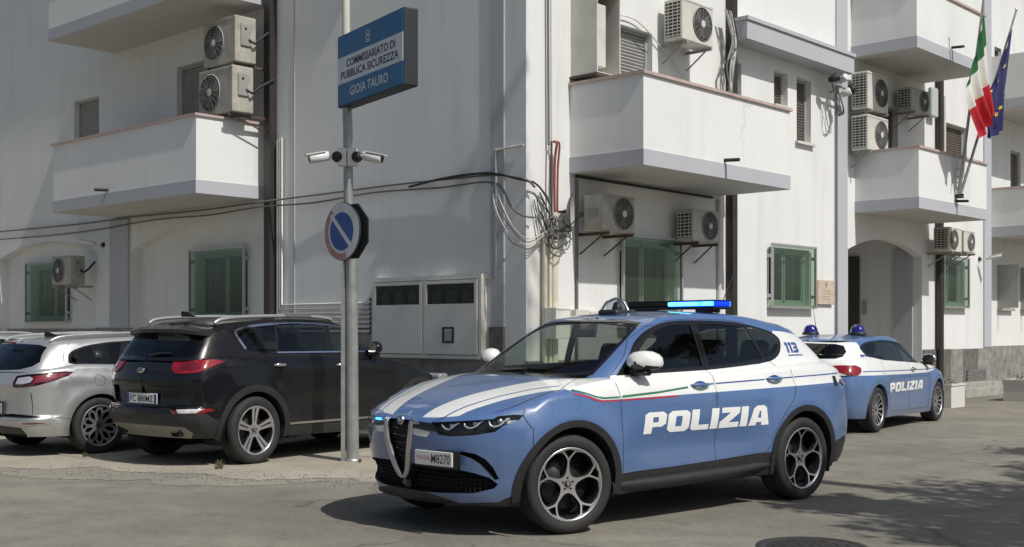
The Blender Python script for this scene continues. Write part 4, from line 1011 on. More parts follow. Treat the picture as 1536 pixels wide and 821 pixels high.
    for sd in (1, -1):
        fl = sd < 0
        recess(rb, body, vent, (.03, 0, 0), 'black_plastic', 'black_plastic', fl)
        recess(b, body, lamp, (.02, -.015, 0), 'gloss_black', 'tail_red_dark', fl)
        lay(rb, body, fogr, 'tail_red_dark', .004, flip=fl); ribbon(rb, body, np.r_[fogr, fogr[:1]], .008, 'chrome', .005, fl)
        # tailgate outline and filler flap
        ribbon(b, body, qp(body, [('r', .72, .455), ('r', .72, .60), ('r', .70, .78)])[:-6], .006, 'dark_gap', .001, fl)
        sline(b, gh, [(-1.72, 1.06), (-1.70, 1.17), (-1.60, 1.27)], .006, 'dark_gap', .001, sd)
    sline(b, body, [(-1.36+.065*math.cos(a), .845+.065*math.sin(a)) for a in np.arange(17)*2*PI/16], .004, 'dark_gap', .001, -1)
    c.finish()
    for sd in (1, -1):
        fl = sd < 0
        m = MB(); lay(m, body, lamp, 'glass_lamp', .004, flip=fl); t = m.build('tail_light', c.root)
        m = MB(); lay(m, body, lclr, 'lamp_clear', -.004, flip=fl); m.build('reversing_lens', t)
        m = MB(); lay(m, body, lred, 'tail_red', -.003, flip=fl); m.build('brake_lens', t)
        m = MB(); m.tube(spline([(-1.76, sd*.52, 1.295), (-1.6, sd*.545, 1.345), (-1.0, sd*.57, 1.378), (-.3, sd*.57, 1.38), (.05, sd*.55, 1.32)], 5), .018, 'silver_paint', 8); m.build('roof_rail', c.root)
        c.handle(-.95, .90, 'silver_paint', sd, .20, 'silver_paint', 'rear_door'); c.handle(.0, .885, 'silver_paint', sd, .20, 'silver_paint', 'front_door')
        c.mirror(.62, .80, .97, 'silver_paint', sd, .9)
        m = MB(); m.M = Matrix.Translation((1.9, sd*.66, .68)); m.rbox(-.10, .10, -.10, .10, -.05, .05, 'lamp_clear', .04); m.build('headlight', c.root)
    m = MB(); m.rbox(-1.985, -1.955, -.12, .12, 1.262, 1.285, 'tail_red_dark', .01); m.build('brake_light', c.root)
    m = MB(); m.M = Matrix.Translation((-2.200, 0, .535)) @ Matrix.Rotation(-PI/2, 4, 'Z'); m.rbox(-.26, .26, -.012, 0, -.056, .056, 'plate_white', .006)
    for s2 in (-1, 1): m.box(s2*.238-.02, s2*.238+.02, -.0135, -.011, -.05, .05, 'plate_blue')
    m.rbox(-.30, .30, -.006, .01, -.075, .08, 'black_plastic', .02)
    text_on(m, 'DN 264KT', .09, Matrix.Translation((0, -.0142, 0)), 'decal_black', .001, .9, .40); m.build('license_plate', c.root)
    m = MB(); m.M = Matrix.Translation((-2.20, 0, .85)) @ Matrix.Rotation(-PI/2, 4, 'Z'); m.prism([(0, .06), (.035, 0), (0, -.06), (-.035, 0)], -.012, 0, 'chrome'); m.build('badge', c.root)
    c.glazing(); interior(c, z=.38, zd=.72); fin(c, -1.45, 1.335)
    m = MB(); m.box(-2.0, -1.1, -.6, .6, .60, .88, 'dark_interior'); m.build('boot_cover', c.root)
    c.wheels(.325, .232, .215, 'mesh', (1.35, -1.35), .885, 0, 'alloy_matt')
    return c
def hatch():
    def bump(x, z):
        b = 0
        for xc in (1.317, -1.317):
            r = np.hypot(x-xc, z-.315); b = b+.024*np.exp(-((r-.42)/.09)**2)
        return b-.02*np.exp(-((z-.5)/.12)**2)*np.exp(-(x/.8)**4)
    body = Shell(PLAN, [(.12, 2.0), (.25, 2.14), (.45, 2.19), (.6, 2.16), (.74, 2.02), (.9, 1.8)],
        [(.12, -1.98), (.25, -2.07), (.4, -2.13), (.55, -2.14), (.70, -2.13), (.82, -2.10), (.92, -2.04), (1.02, -1.97), (1.1, -1.9)],
        [(.12, .82), (.25, .862), (.45, .882), (.65, .892), (.8, .88), (.9, .86), (1.0, .825), (1.1, .78)], 0, .5,
        [(-1, 1.01), (-.85, 1.04), (-.7, 1.04), (-.4, .99), (0, .955), (.3, .925), (.5, .895), (.7, .85), (.88, .76), (1, .66)], .06, bump)
    ghp = [(1, 0), (.995, .25), (.975, .5), (.94, .74), (.89, .88), (.80, .965), (.6, 1), (0, .995), (-.3, .965), (-.55, .915), (-.75, .86), (-.87, .79), (-.94, .68), (-.98, .45), (-1, 0)]
    gh = Shell(ghp, [(.75, 1.35), (.9, 1.02), (1.05, .72), (1.2, .38), (1.3, .2)], [(.75, -2.1), (.9, -2.04), (1.0, -1.98), (1.1, -1.90), (1.2, -1.80), (1.3, -1.67)],
        [(.75, .85), (.9, .815), (1.0, .78), (1.1, .74), (1.2, .695), (1.3, .64)], -.45, 1.0, [(-1, 1.265), (-.6, 1.29), (0, 1.325), (.5, 1.32), (1, 1.27)], .05)
    S, G = body.side, gh.side
    fd = S([(.86, 1.3), (.86, .7), (.82, .25), (-.0, .25), (-.02, 1.3)]); rd = S([(-.02, 1.3), (0, .25), (-.75, .27), (-.88, .45), (-1.0, .62), (-1.08, .75), (-1.10, 1.3)])
    white = np.r_[body.sideo([(1.30, 1.3), (1.28, .86), (1.05, .80), (.8, .775), (0, .775), (-1.2, .79), (-1.8, .80)]), [(body.Q+.1, .81), (body.Q+.1, 1.3)]]
    lamp = qp(body, [('r', .40, .925), ('r', .60, .935), ('r', .75, .935), ('s', -1.85, .93), ('s', -1.78, .90), ('s', -1.80, .845), ('s', -1.87, .81), ('r', .76, .80), ('r', .62, .84), ('r', .45, .88)])
    fw = G([(.88, .925), (.60, 1.04), (.35, 1.135), (.1, 1.205), (-.02, 1.225), (-.04, .957)]); rw = G([(-.10, .96), (-.08, 1.232), (-.4, 1.25), (-.8, 1.245), (-1.12, 1.215), (-1.32, 1.16), (-1.22, 1.06), (-1.0, 1.01), (-.6, .985)])
    dlo = G(spline([(.96, .905), (.62, 1.055), (.37, 1.152), (.1, 1.228), (-.4, 1.272), (-.8, 1.268), (-1.15, 1.24), (-1.37, 1.17), (-1.26, 1.05), (-1.02, .992), (-.6, .965), (-.05, .938)], 4, True))
    ws = gh.front([(0, .88), (.6, .90), (.64, .93), (.58, 1.08), (.52, 1.22), (0, 1.25)], .1); frit = gh.front([(0, .78), (.66, .82), (.68, .93), (.62, 1.08), (.55, 1.25), (0, 1.27)], .1)
    rg = np.r_[[(float(gh.qf(y, z, True)), z) for y, z in dens([(.42, 1.225), (.52, 1.20), (.57, 1.12), (.56, 1.05), (.48, 1.025)], .05, False)], [(gh.Q+.01, 1.015), (gh.Q+.01, 1.235)]]
    gwh = np.r_[gh.sideo([(.95, .75), (.95, .90), (.3, .945), (-1.0, 1.0), (-1.26, 1.12), (-1.36, 1.19), (-1.38, 1.245), (-1.50, 1.25)]), [(gh.Q+.1, 1.25), (gh.Q+.1, .75)]]
    sp = dict(body=body, gh=gh, paint='police_blue', deck_z=[(2.2, .68), (1.9, .77), (1.5, .86), (1.2, .90), (.8, .94), (0, .98), (-2.3, 1.03)],
        roof_z=[(.3, 1.29), (0, 1.33), (-.4, 1.36), (-.9, 1.355), (-1.4, 1.32), (-1.8, 1.275)], zb=[(-1, .22), (-.5, .19), (.7, .17), (1, .18)],
        arches=[(1.317, .315, .355), (-1.317, .315, .355)], arch_lip='police_blue', cowl=[(1.25, 0), (1.18, .4), (1.05, .7), (1.2, 1.2)],
        body_parts=[('front_door', fd), ('rear_door', rd)], body_mats=[('police_white', white), ('gloss_black', lamp)],
        deck_mats=[('police_white', dens([(1.05, .0), (-2.4, -.1), (-2.4, 1.2), (1.28, 1.2), (1.25, .70), (1.05, .68)], .06)), ('police_white', dens([(2.3, .1), (1.6, .3), (1.2, .5), (1.2, .72), (1.7, .5), (2.3, .35)], .06))],
        gh_parts=[], gh_mats=[('police_white', gwh), ('gloss_black', dlo), ('gloss_black', frit)],
        windows=[('front_door_window', fw, 'glass_tint', 1), ('rear_door_window', rw, 'glass_tint_dark', 1), ('windshield', ws, 'glass_car', 0), ('rear_window', rg, 'glass_tint_dark', 0)])
    c = Car('police_car', 'older blue and white police hatchback with two roof beacons by the entrance', 'police car', G0.c[0], G0.c[1], 53.3, sp, 'police cars')
    c.build_shells()
    for sd in (1, -1):
        sline(c.mb('body'), body, [(1.2, .835), (.86, .825)], .010, 'decal_blue', .002, sd); sline(c.mb('front_door', sd), body, [(.84, .825), (0, .83)], .012, 'decal_blue', .002, sd)
        sline(c.mb('rear_door', sd), body, [(-.02, .83), (-1.07, .842)], .012, 'decal_blue', .002, sd); sline(c.mb('body'), body, [(-1.1, .842), (-1.75, .852)], .012, 'decal_blue', .002, sd)
    c.finish()
    for sd in (1, -1):
        fl = sd < 0
        m = MB(); lay(m, body, lamp, 'tail_red', .012, flip=fl); A, n = body.ev(lamp); B, _ = body.ev(lamp, .012); strip(m, A, B, 'tail_red_dark', fl); m.build('tail_light', c.root)
        c.handle(.12, .845, 'chrome', sd, .18, 'police_white', 'front_door'); c.mirror(.80, .80, .90, 'alloy', sd, .9)
        side_text(c, 'POLIZIA', .80 if sd > 0 else -.90, .535, .135, 'decal_white', sd, 'lettering', .0, 2.1, gap=.2)
        side_text(c, '113', -1.30 if sd > 0 else -1.46, .985, .09, 'decal_blue', sd, 'emergency_number', .0, 1.2, gap=.06, surf=body if False else gh)
        m = MB(); m.M = Matrix.Translation((-.72, sd*.36, 1.365)); m.lathe([(.12, -.02), (.125, .01), (.115, .02)], 'black_plastic', 20); 
        bb = m.build('beacon', c.root); m = MB(); m.M = Matrix.Translation((-.72, sd*.36, 1.365)); m.lathe([(.108, .02), (.102, .06), (.08, .105), (.04, .13), (0, .135)], 'blue_lens', 20); m.build('blue_dome', bb)
        m = MB(); m.M = Matrix.Translation((1.9, sd*.62, .58)); m.rbox(-.10, .10, -.10, .10, -.06, .06, 'lamp_clear', .05); m.build('headlight', c.root)
    m = MB(); m.tube([(-1.35, 0, 1.34), (-1.5, 0, 1.75)], [.006, .003], 'black_plastic', 6); m.build('antenna', c.root)
    m = MB(); m.M = Matrix.Translation((-2.145, 0, .58)) @ Matrix.Rotation(-PI/2, 4, 'Z'); m.rbox(-.17, .17, -.012, 0, -.055, .055, 'plate_white', .006); m.build('license_plate', c.root)
    c.glazing(); interior(c, z=.36, zd=.68, w=1.15)
    c.wheels(.315, .222, .215, 'multi', (1.317, -1.317), .878, 0, 'alloy_matt')
    return c
class P0: pass
S0, M0, G0 = P0(), P0(), P0()
S0.c = (-2.611, 14.206); M0.c = (-4.514, 15.329); G0.c = (5.152, 18.173)
CAR_B = suv(); CAR_C = estate(); CAR_D = hatch()
def children(o): return [x for x in bpy.data.objects if x.parent == o]
def copy_tree(o, parent=None):
    c = o.copy(); COL.objects.link(c); c.parent = parent
    for ch in children(o): copy_tree(ch, c)
    return c
far = copy_tree(CAR_C.root); far.location = (M0.c[0]-2.45, M0.c[1]+1.75, 0)
far['label'] = 'second silver estate car, cut off at the left edge of the view'
# ---------------------------------------------------------------- building materials
def plaster(name, col, streak=.35, dark=(.30, .29, .26)):
    m, nt, b = newmat(name); b.inputs['Roughness'].default_value = .85; b.inputs['Specular IOR Level'].default_value = .25
    n1 = noise(nt, .9, 6, .6); n2 = noise(nt, 2.2, 5, .65, stretch=(1, 1, .12)); n3 = noise(nt, 14, 4)
    c = ramp(nt, n1, [(.3, [x*.93 for x in col]), (.7, col)])
    f = ramp(nt, n2, [(.52, (0, 0, 0)), (.78, (streak*.42,)*3)])
    c = mixc(nt, f, c, dark); c = mixc(nt, ramp(nt, n3, [(.62, (0, 0, 0)), (.8, (.10,)*3)]), c, dark)
    vo = N(nt, 'ShaderNodeTexVoronoi'); vo.feature = 'DISTANCE_TO_EDGE'; vo.inputs['Scale'].default_value = .45
    tc = N(nt, 'ShaderNodeTexCoord'); dn = N(nt, 'ShaderNodeTexNoise'); dn.inputs['Scale'].default_value = 2.2; dn.inputs['Detail'].default_value = 7; nt.links.new(tc.outputs['Object'], dn.inputs['Vector'])
    mx = N(nt, 'ShaderNodeMix'); mx.data_type = 'VECTOR'; mx.inputs[0].default_value = .3; nt.links.new(tc.outputs['Object'], mx.inputs[4]); nt.links.new(dn.outputs['Color'], mx.inputs[5]); nt.links.new(mx.outputs[1], vo.inputs['Vector'])
    mu = N(nt, 'ShaderNodeMath', operation='MULTIPLY'); nt.links.new(ramp(nt, vo.outputs[0], [(0, (.28,)*3), (.004, (0, 0, 0))]), mu.inputs[0]); nt.links.new(ramp(nt, noise(nt, .6, 2), [(.60, (0, 0, 0)), (.68, (1, 1, 1))]), mu.inputs[1])
    c = mixc(nt, mu.outputs[0], c, dark)
    nt.links.new(c, b.inputs['Base Color']); bumpn(nt, noise(nt, 70, 4), .12, .01, b); return m
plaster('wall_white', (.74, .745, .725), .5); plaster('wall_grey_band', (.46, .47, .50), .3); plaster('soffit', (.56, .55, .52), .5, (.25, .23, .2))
plaster('balcony_white', (.76, .765, .745), .4); plaster('box_cream', (.72, .71, .64), .2); plaster('concrete_white', (.62, .60, .56), .5)
simple('stone_dado', (.235, .225, .20), .8, 0, .35, 5, bump=.3, bscale=25); simple('stone_dark', (.13, .125, .11), .8, 0, .3, 6, bump=.3, bscale=25)
simple('concrete', (.33, .315, .28), .9, 0, .25, 4, bump=.3, bscale=30)
simple('coping_pink', (.48, .37, .34), .6, 0, .15, 4); simple('rust_brown', (.085, .055, .042), .7, 0, .3, 10)
simple('downpipe_brown', (.035, .028, .026), .45, 0, .2, 4); simple('aluminium', (.50, .50, .50), .4, .6, .1); simple('frame_grey', (.36, .36, .35), .5, .2, .1)
simple('shutter_brown', (.115, .095, .075), .6, 0, .15, 4); simple('shutter_grey', (.30, .30, .28), .6, 0, .1, 4)
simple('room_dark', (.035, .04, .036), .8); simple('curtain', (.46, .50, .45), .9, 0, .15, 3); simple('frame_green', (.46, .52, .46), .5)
simple('ac_white', (.58, .57, .51), .5, 0, .12, 3); simple('ac_grey', (.30, .30, .28), .6, 0, .1, 6); simple('ac_dark', (.018, .018, .018), .6)
simple('fan_blade', (.10, .10, .10), .5); simple('cable_grey', (.15, .15, .145), .7); simple('cable_black', (.02, .02, .02), .6); simple('pipe_white', (.62, .62, .58), .5)
simple('pipe_cream', (.60, .57, .45), .5); simple('tube_red', (.27, .06, .06), .5); simple('galvanised', (.36, .37, .36), .45, .55, .18, 7); simple('pole_cream', (.55, .55, .46), .5, 0, .1, 3)
simple('sign_blue', (.022, .125, .27), .4, 0, .04); simple('sign_white', (.62, .64, .66), .45, 0, .03); simple('sign_text', (.03, .03, .05), .5); simple('sign_edge', (.018, .020, .026), .5)
simple('nopark_blue', (.03, .085, .30), .45, 0, .15, 12); simple('nopark_red', (.42, .22, .19), .5, 0, .2, 9); simple('sign_back', (.02, .022, .025), .6)
simple('cam_white', (.66, .66, .64), .35); simple('door_dark', (.05, .045, .04), .5); simple('plaque', (.55, .46, .36), .4, 0, .15, 12); simple('paper_text', (.25, .2, .16), .6)
simple('flag_green', (.012, .12, .035), .8, 0, .1, 5); simple('flag_white', (.66, .64, .58), .8, 0, .05, 5); simple('flag_red', (.55, .02, .035), .8, 0, .1, 5)
simple('flag_navy', (.022, .022, .11), .8, 0, .1, 5); simple('star_yellow', (.75, .6, .12), .7)
simple('meter_grey', (.36, .36, .34), .5); simple('pot_soil', (.06, .04, .03), .9); simple('dry_leaf', (.13, .045, .035), .8, 0, .4, 9); simple('weed', (.12, .10, .05), .9, 0, .3, 9)
simple('leaf_green', (.045, .075, .022), .6, 0, .45, 2); simple('leaf_light', (.075, .105, .03), .6, 0, .4, 2); simple('bark', (.10, .075, .055), .9, 0, .3, 6, bump=.5, bscale=14)
simple('iron', (.055, .05, .045), .6, .4, .3, 20, bump=.4, bscale=50)
glass('glass_green', (.80, .885, .82), .03, .14, 1.5, (.12, .155, .125)); glass('glass_clear', (.55, .6, .58), .02, .05, 1.5)
def ground_mat(name, c1, c2, c3, warm):
    m, nt, b = newmat(name); b.inputs['Roughness'].default_value = .92; b.inputs['Specular IOR Level'].default_value = .3
    big = noise(nt, .35, 6, .6); mid = noise(nt, 2.3, 6, .65); fine = noise(nt, 16, 8, .8); grit = noise(nt, 48, 4, .8)
    c = ramp(nt, big, [(.36, c1), (.62, c2)])
    c = mixc(nt, ramp(nt, mid, [(.45, (0, 0, 0)), (.68, (.75,)*3)]), c, c3)
    c = mixc(nt, ramp(nt, fine, [(.40, (0, 0, 0)), (.72, (.45,)*3)]), c, warm)
    c = mixc(nt, ramp(nt, grit, [(.52, (0, 0, 0)), (.68, (.55,)*3)]), c, tuple(x*.40 for x in c1))
    vo = N(nt, 'ShaderNodeTexVoronoi'); vo.feature = 'DISTANCE_TO_EDGE'; vo.inputs['Scale'].default_value = .55
    tc = N(nt, 'ShaderNodeTexCoord'); dn = N(nt, 'ShaderNodeTexNoise'); dn.inputs['Scale'].default_value = 1.6; dn.inputs['Detail'].default_value = 6
    nt.links.new(tc.outputs['Object'], dn.inputs['Vector']); 
    mx = N(nt, 'ShaderNodeMix'); mx.data_type = 'VECTOR'; mx.inputs[0].default_value = .35
    nt.links.new(tc.outputs['Object'], mx.inputs[4]); nt.links.new(dn.outputs['Color'], mx.inputs[5]); nt.links.new(mx.outputs[1], vo.inputs['Vector'])
    cr = ramp(nt, vo.outputs[0], [(0, (.55,)*3), (.012, (0, 0, 0))]); 
    gate = ramp(nt, noise(nt, .5, 2), [(.48, (0, 0, 0)), (.56, (1, 1, 1))])
    mu = N(nt, 'ShaderNodeMath', operation='MULTIPLY'); nt.links.new(cr, mu.inputs[0]); nt.links.new(gate, mu.inputs[1])
    c = mixc(nt, mu.outputs[0], c, tuple(x*.35 for x in c1))
    nt.links.new(c, b.inputs['Base Color'])
    ad = N(nt, 'ShaderNodeMath', operation='ADD'); nt.links.new(grit, ad.inputs[0]); nt.links.new(fine, ad.inputs[1]); bumpn(nt, ad.outputs[0], .35, .02, b)
    return m
ground_mat('asphalt', (.145, .137, .115), (.26, .242, .20), (.128, .121, .102), (.35, .32, .255))
ground_mat('apron_concrete', (.31, .285, .23), (.42, .385, .305), (.24, .225, .185), (.50, .45, .35))
ground_mat('asphalt_worn', (.22, .207, .172), (.30, .28, .23), (.18, .172, .145), (.38, .345, .27))

# ---------------------------------------------------------------- ground
m = MB(); m.add([(-160, -120, 0), (160, -120, 0), (160, 200, 0), (-160, 200, 0)], [(0, 1, 2, 3)], 'asphalt'); tag(m.build('road'), kind='structure')
C0 = Vector((.185, 15.84, 0))
MR = Matrix(((.677, -.736, 0, C0.x), (.736, .677, 0, C0.y), (0, 0, 1, 0), (0, 0, 0, 1)))
ML = Matrix(((.736, .677, 0, C0.x), (-.677, .736, 0, C0.y), (0, 0, 1, 0), (0, 0, 0, 1)))
edge = [(-16, 14.6), (-9, 13.0), (-6.2, 12.25), (-4.6, 11.95), (-3.4, 11.65), (-2.6, 11.35), (-1.9, 11.2), (-1.2, 11.05), (-.6, 11.2), (0, 11.8), (.8, 12.9), (1.8, 14.3), (2.6, 15.6), (3.2, 17.0)]
E_ = spline(edge, 8)
def ragged(off, amp, z, mat, name, seed, label=None):
    rr = random.Random(seed); P_ = dens(E_, .035, False); n = len(P_); d = np.zeros(n)
    for o in range(7):
        k = 2**(o+3); ctl = [rr.gauss(0, 1) for _ in range(k+2)]; t = np.linspace(0, k, n); d += amp*.62**o*np.interp(t, np.arange(k+2), ctl)
    ta = np.gradient(P_, axis=0); ta /= np.linalg.norm(ta, axis=1, keepdims=True); Q_ = P_+np.c_[ta[:, 1], -ta[:, 0]]*(d+off)[:, None]
    V, T = tri2d(np.r_[Q_, [(1.6, 17.6), (.185, 15.9), (-16, 30.8)]], [], 1.0, False); m = MB(); m.add(np.c_[V, np.full(len(V), z)], T, mat); return tag(m.build(name), kind='structure')
ragged(.55, .34, .003, 'asphalt_worn', 'worn_road_edge', 5)
ragged(.0, .24, .0065, 'apron_concrete', 'parking_apron', 3)
m = MB(); m.M = Matrix.Translation((1.96, 7.83, 0)); m.lathe([(0, .008), (.29, .008), (.295, .003), (.31, .003), (.315, .010), (.36, .010), (.365, .004)], 'iron', 40)
for i in range(-4, 5):
    for j in range(-4, 5):
        if i*i+j*j < 18: m.box(i*.06-.02, i*.06+.02, j*.06-.012, j*.06+.012, .008, .012, 'iron')
tag(m.build('manhole_cover'), 'round iron manhole cover set in the asphalt at the bottom edge', 'manhole cover')
# loose stones and gravel
m = MB(); rr = random.Random(5)
for i in range(1500):
    k = rr.randrange(len(E_)-30); t = rr.gauss(0, .45)
    x, y = E_[k+10][0]+rr.uniform(-.4, .4), E_[k+10][1]+abs(t)*.8*(1 if rr.random() < .75 else -.7)
    s = rr.uniform(.005, .016); a = rr.uniform(0, 3); z = .004
    p = [(x+s*math.cos(a+b), y+s*math.sin(a+b), z) for b in (0, 2.1, 4.2)]+[(x, y, z+s*.8)]
    m.add(p, [(0, 1, 3), (1, 2, 3), (2, 0, 3)], 'stone_dark' if rr.random() < .5 else 'stone_dado')
tag(m.build('gravel'), 'loose grit scattered along the edge of the parking apron', 'gravel', kind='stuff')
def tuft(x, y, n, h, label, mat='weed', seed=1):
    m = MB(); rr = random.Random(seed)
    for i in range(n):
        a = rr.uniform(0, 6.28); r = rr.uniform(0, h*.45); l = rr.uniform(.5, 1)*h; w_ = .006
        bx, by = rr.gauss(0, h*.12), rr.gauss(0, h*.12); tx, ty = bx+math.cos(a)*r, by+math.sin(a)*r
        m.add([(bx-w_, by, 0), (bx+w_, by, 0), (bx+.6*(tx-bx)+w_*.6, by+.6*(ty-by), l*.75), (tx, ty, l)], [(0, 1, 2, 3)], mat)
    o = m.build('weed', loc=(x, y, .004)); return tag(o, label, 'plant', 'weeds in the parking apron')
tuft(-2.98, 12.2, 60, .11, 'dry brown weed tuft in front of the black SUV rear wheel', seed=2)
tuft(-4.75, 13.35, 90, .06, 'low green weeds beside the silver car rear wheel', 'leaf_light', seed=3)
tuft(-1.62, 12.78, 30, .05, 'small dry weeds at the foot of the galvanised sign pole', seed=4)

# ---------------------------------------------------------------- the building
BLD = empty('police_station_building', 'white two-winged police station with grey balcony bands and stone base', 'building', tuple(C0))
def part(mb, name, parent=None, label=None):
    mb2 = mb; o = mb2.build(name); o.parent = parent or BLD
    o.matrix_parent_inverse = Matrix.Translation(-C0) if parent is None else Matrix()
    if label: o['label'] = label
    return o
def mbR(): m = MB(); m.M = MR; return m
def mbL(): m = MB(); m.M = ML; return m
def rect(x0, x1, z0, z1): return [(x0, z0), (x1, z0), (x1, z1), (x0, z1)]
def arched(x0, x1, zs, za, z0=0, n=14):
    c = (x0+x1)/2; h = (x1-x0)/2
    return [(x0, z0), (x1, z0)]+[(c+h*t, zs+(za-zs)*(1-t*t)) for t in np.linspace(1, -1, n)]
def wall_face(mb, outer, holes, y, mat, depth=.18, rev=None):
    hs = [np.array(h, float) for h in holes]; V, T = tri2d(np.array(outer, float), hs, 1, False); C = V[T].mean(1)
    for h in hs: T = T[~inpoly(C, h)]; C = V[T].mean(1)
    V, T = used(V, T); mb.add(np.c_[V[:, 0], np.full(len(V), y), V[:, 1]], T, mat)
    for h in hs:
        A = np.c_[h[:, 0], np.full(len(h), y), h[:, 1]]; B = A+[0, depth, 0]; strip(mb, A, B, rev or mat)
gR1, gR2 = (2.02, 3.40, 1.50, 2.74), (6.16, 7.56, 1.85, 2.83)
gR3 = (13.2, 14.44, 1.95, 2.94)
door1 = (2.0, 2.82, 3.80, 5.84); wA = (4.84, 5.30, 4.95, 5.80); wB = (6.34, 6.80, 5.28, 5.86); wC = (7.11, 7.62, 4.74, 5.86)
door2 = (10.25, 11.15, 3.80, 5.85); wE = (13.5, 14.62, 4.9, 5.88); up1 = (13.6, 14.3, 7.5, 8.6)
PX0, PX1 = 9.02, 12.28
m = mbR()
wall_face(m, rect(0, 15.95, 0, 11), [rect(*g) for g in (gR1, gR2, gR3, door1, wA, wB, wC, door2, wE)]+[arched(PX0, PX1, 2.93, 3.20, -.01)], 0, 'wall_white')
m.add([(15.95, 0, 0), (15.95, 6, 0), (15.95, 6, 11), (15.95, 0, 11)], [(0, 1, 2, 3)], 'wall_white')
# porch
m.add([(PX0, .18, 0), (PX0, 2.2, 0), (PX0, 2.2, 3.6), (PX0, .18, 3.6)], [(0, 1, 2, 3)], 'wall_white'); m.add([(PX1, .18, 0), (PX1, 2.2, 0), (PX1, 2.2, 3.6), (PX1, .18, 3.6)], [(0, 1, 2, 3)], 'wall_white')
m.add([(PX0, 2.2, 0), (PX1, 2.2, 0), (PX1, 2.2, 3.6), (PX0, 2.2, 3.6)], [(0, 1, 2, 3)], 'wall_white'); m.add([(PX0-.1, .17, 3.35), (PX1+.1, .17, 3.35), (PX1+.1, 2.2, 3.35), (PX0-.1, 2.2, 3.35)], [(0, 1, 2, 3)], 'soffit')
part(m, 'wall')
m = mbL()
arcL1, arcL2 = (-10.0, -5.66), (-15.6, -11.3)
wL1, wL0 = (-8.17, -6.58, 1.63, 2.79), (-14.52, -12.8, 1.62, 2.80); wU = (-8.43, -7.27, 3.80, 6.13); wU2 = (-12.2, -11.2, 3.8, 6.0)
wall_face(m, rect(-22, 0, 0, 11), [arched(*arcL1, 2.90, 3.32, -.01), arched(*arcL2, 2.95, 3.26, -.01), rect(*wU), rect(*wU2)], 0, 'wall_white', .22)
wall_face(m, rect(-16, -5.4, 0, 3.4), [rect(*wL1), rect(*wL0)], .22, 'wall_white', .18)
part(m, 'wall')
# grey painted pilasters, cornice
m = mbL(); m.box(-.63, -.385, -.02, .02, 1.46, 11, 'wall_grey_band'); m.box(-5.0, -4.97, -.012, .02, 0, 11, 'wall_grey_band'); part(m, 'pilaster')
m = mbL(); m.box(-10.72, -10.04, -.05, .03, 1.46, 3.5, 'wall_grey_band'); part(m, 'pilaster')
m = mbR(); m.box(8.52, 8.95, -.03, .02, 0, 11, 'wall_grey_band'); part(m, 'pilaster')
m = mbR(); m.box(15.55, 15.97, -.03, .05, 1.03, 11, 'wall_grey_band'); part(m, 'pilaster')
m = mbR(); m.prism([(4.86, 6.08), (8.52, 6.08), (8.52, 6.38), (4.86, 6.38)], -.38, .02, 'wall_grey_band'); m.box(4.84, 8.54, -.41, .02, 6.38, 6.44, 'wall_grey_band'); part(m, 'cornice')
# stone base
m = mbL(); m.box(-.64, -.38, -.045, .03, 0, 1.46, 'stone_dark')
for a, b_ in ((-22, -15.6), (-11.3, -10.0), (-5.66, -2.96)): m.box(a, b_, -.03, .05, 0, 1.46, 'stone_dado')
m.box(-2.96, -.64, -.03, .05, 0, 1.0, 'stone_dado'); m.box(-15.6, -11.3, .19, .25, 0, 1.44, 'stone_dado'); m.box(-10, -5.66, .19, .25, 0, 1.44, 'stone_dado'); part(m, 'stone_base')
m = mbR(); rr = random.Random(4); x = 0.
for a, b_ in ((0, 9.0), (12.3, 15.97)):
    if a: part(m, 'stone_base'); m = mbR()
    x = a
    while x < b_-.01:
        n = min(b_, x+rr.uniform(.55, .85)); m.box(x, n-.006, -.03-rr.uniform(0, .006), .03, 0, 1.0+rr.uniform(0, .01), 'stone_dark' if rr.random() < .3 else 'stone_dado'); x = n
part(m, 'stone_base')
m = mbR(); m.box(14.52, 15.6, -.045, -.02, .18, .52, 'room_dark')
for k in range(12):
    for j in range(4): m.tube([(14.54+.09*k, -.05, .20+.08*j), (14.63+.09*k, -.05, .28+.08*j)], .006, 'galvanised', 4); m.tube([(14.63+.09*k, -.052, .20+.08*j), (14.54+.09*k, -.052, .28+.08*j)], .006, 'galvanised', 4)
part(m, 'cellar_grille')
# entrance step, door
m = mbR(); m.box(13.0, 15.6, -.62, -.05, 0, .17, 'concrete'); m.box(13.0, 15.6, -.40, -.04, .17, .27, 'concrete'); m.box(9.0, 12.3, -.3, 2.2, 0, .15, 'concrete'); part(m, 'step')
m = mbR(); m.box(12.22, 12.27, 1.38, 2.12, .15, 3.0, 'door_dark'); part(m, 'entrance_door'); m = mbR(); m.box(12.24, 12.275, 1.22, 1.30, 1.75, 2.05, 'frame_grey'); part(m, 'intercom'); m = mbR(); m.box(9.1, 9.95, 2.12, 2.19, .15, 2.9, 'door_dark'); m.box(12.235, 12.27, .19, .62, .15, 3.1, 'wall_grey_band'); part(m, 'entrance_door')
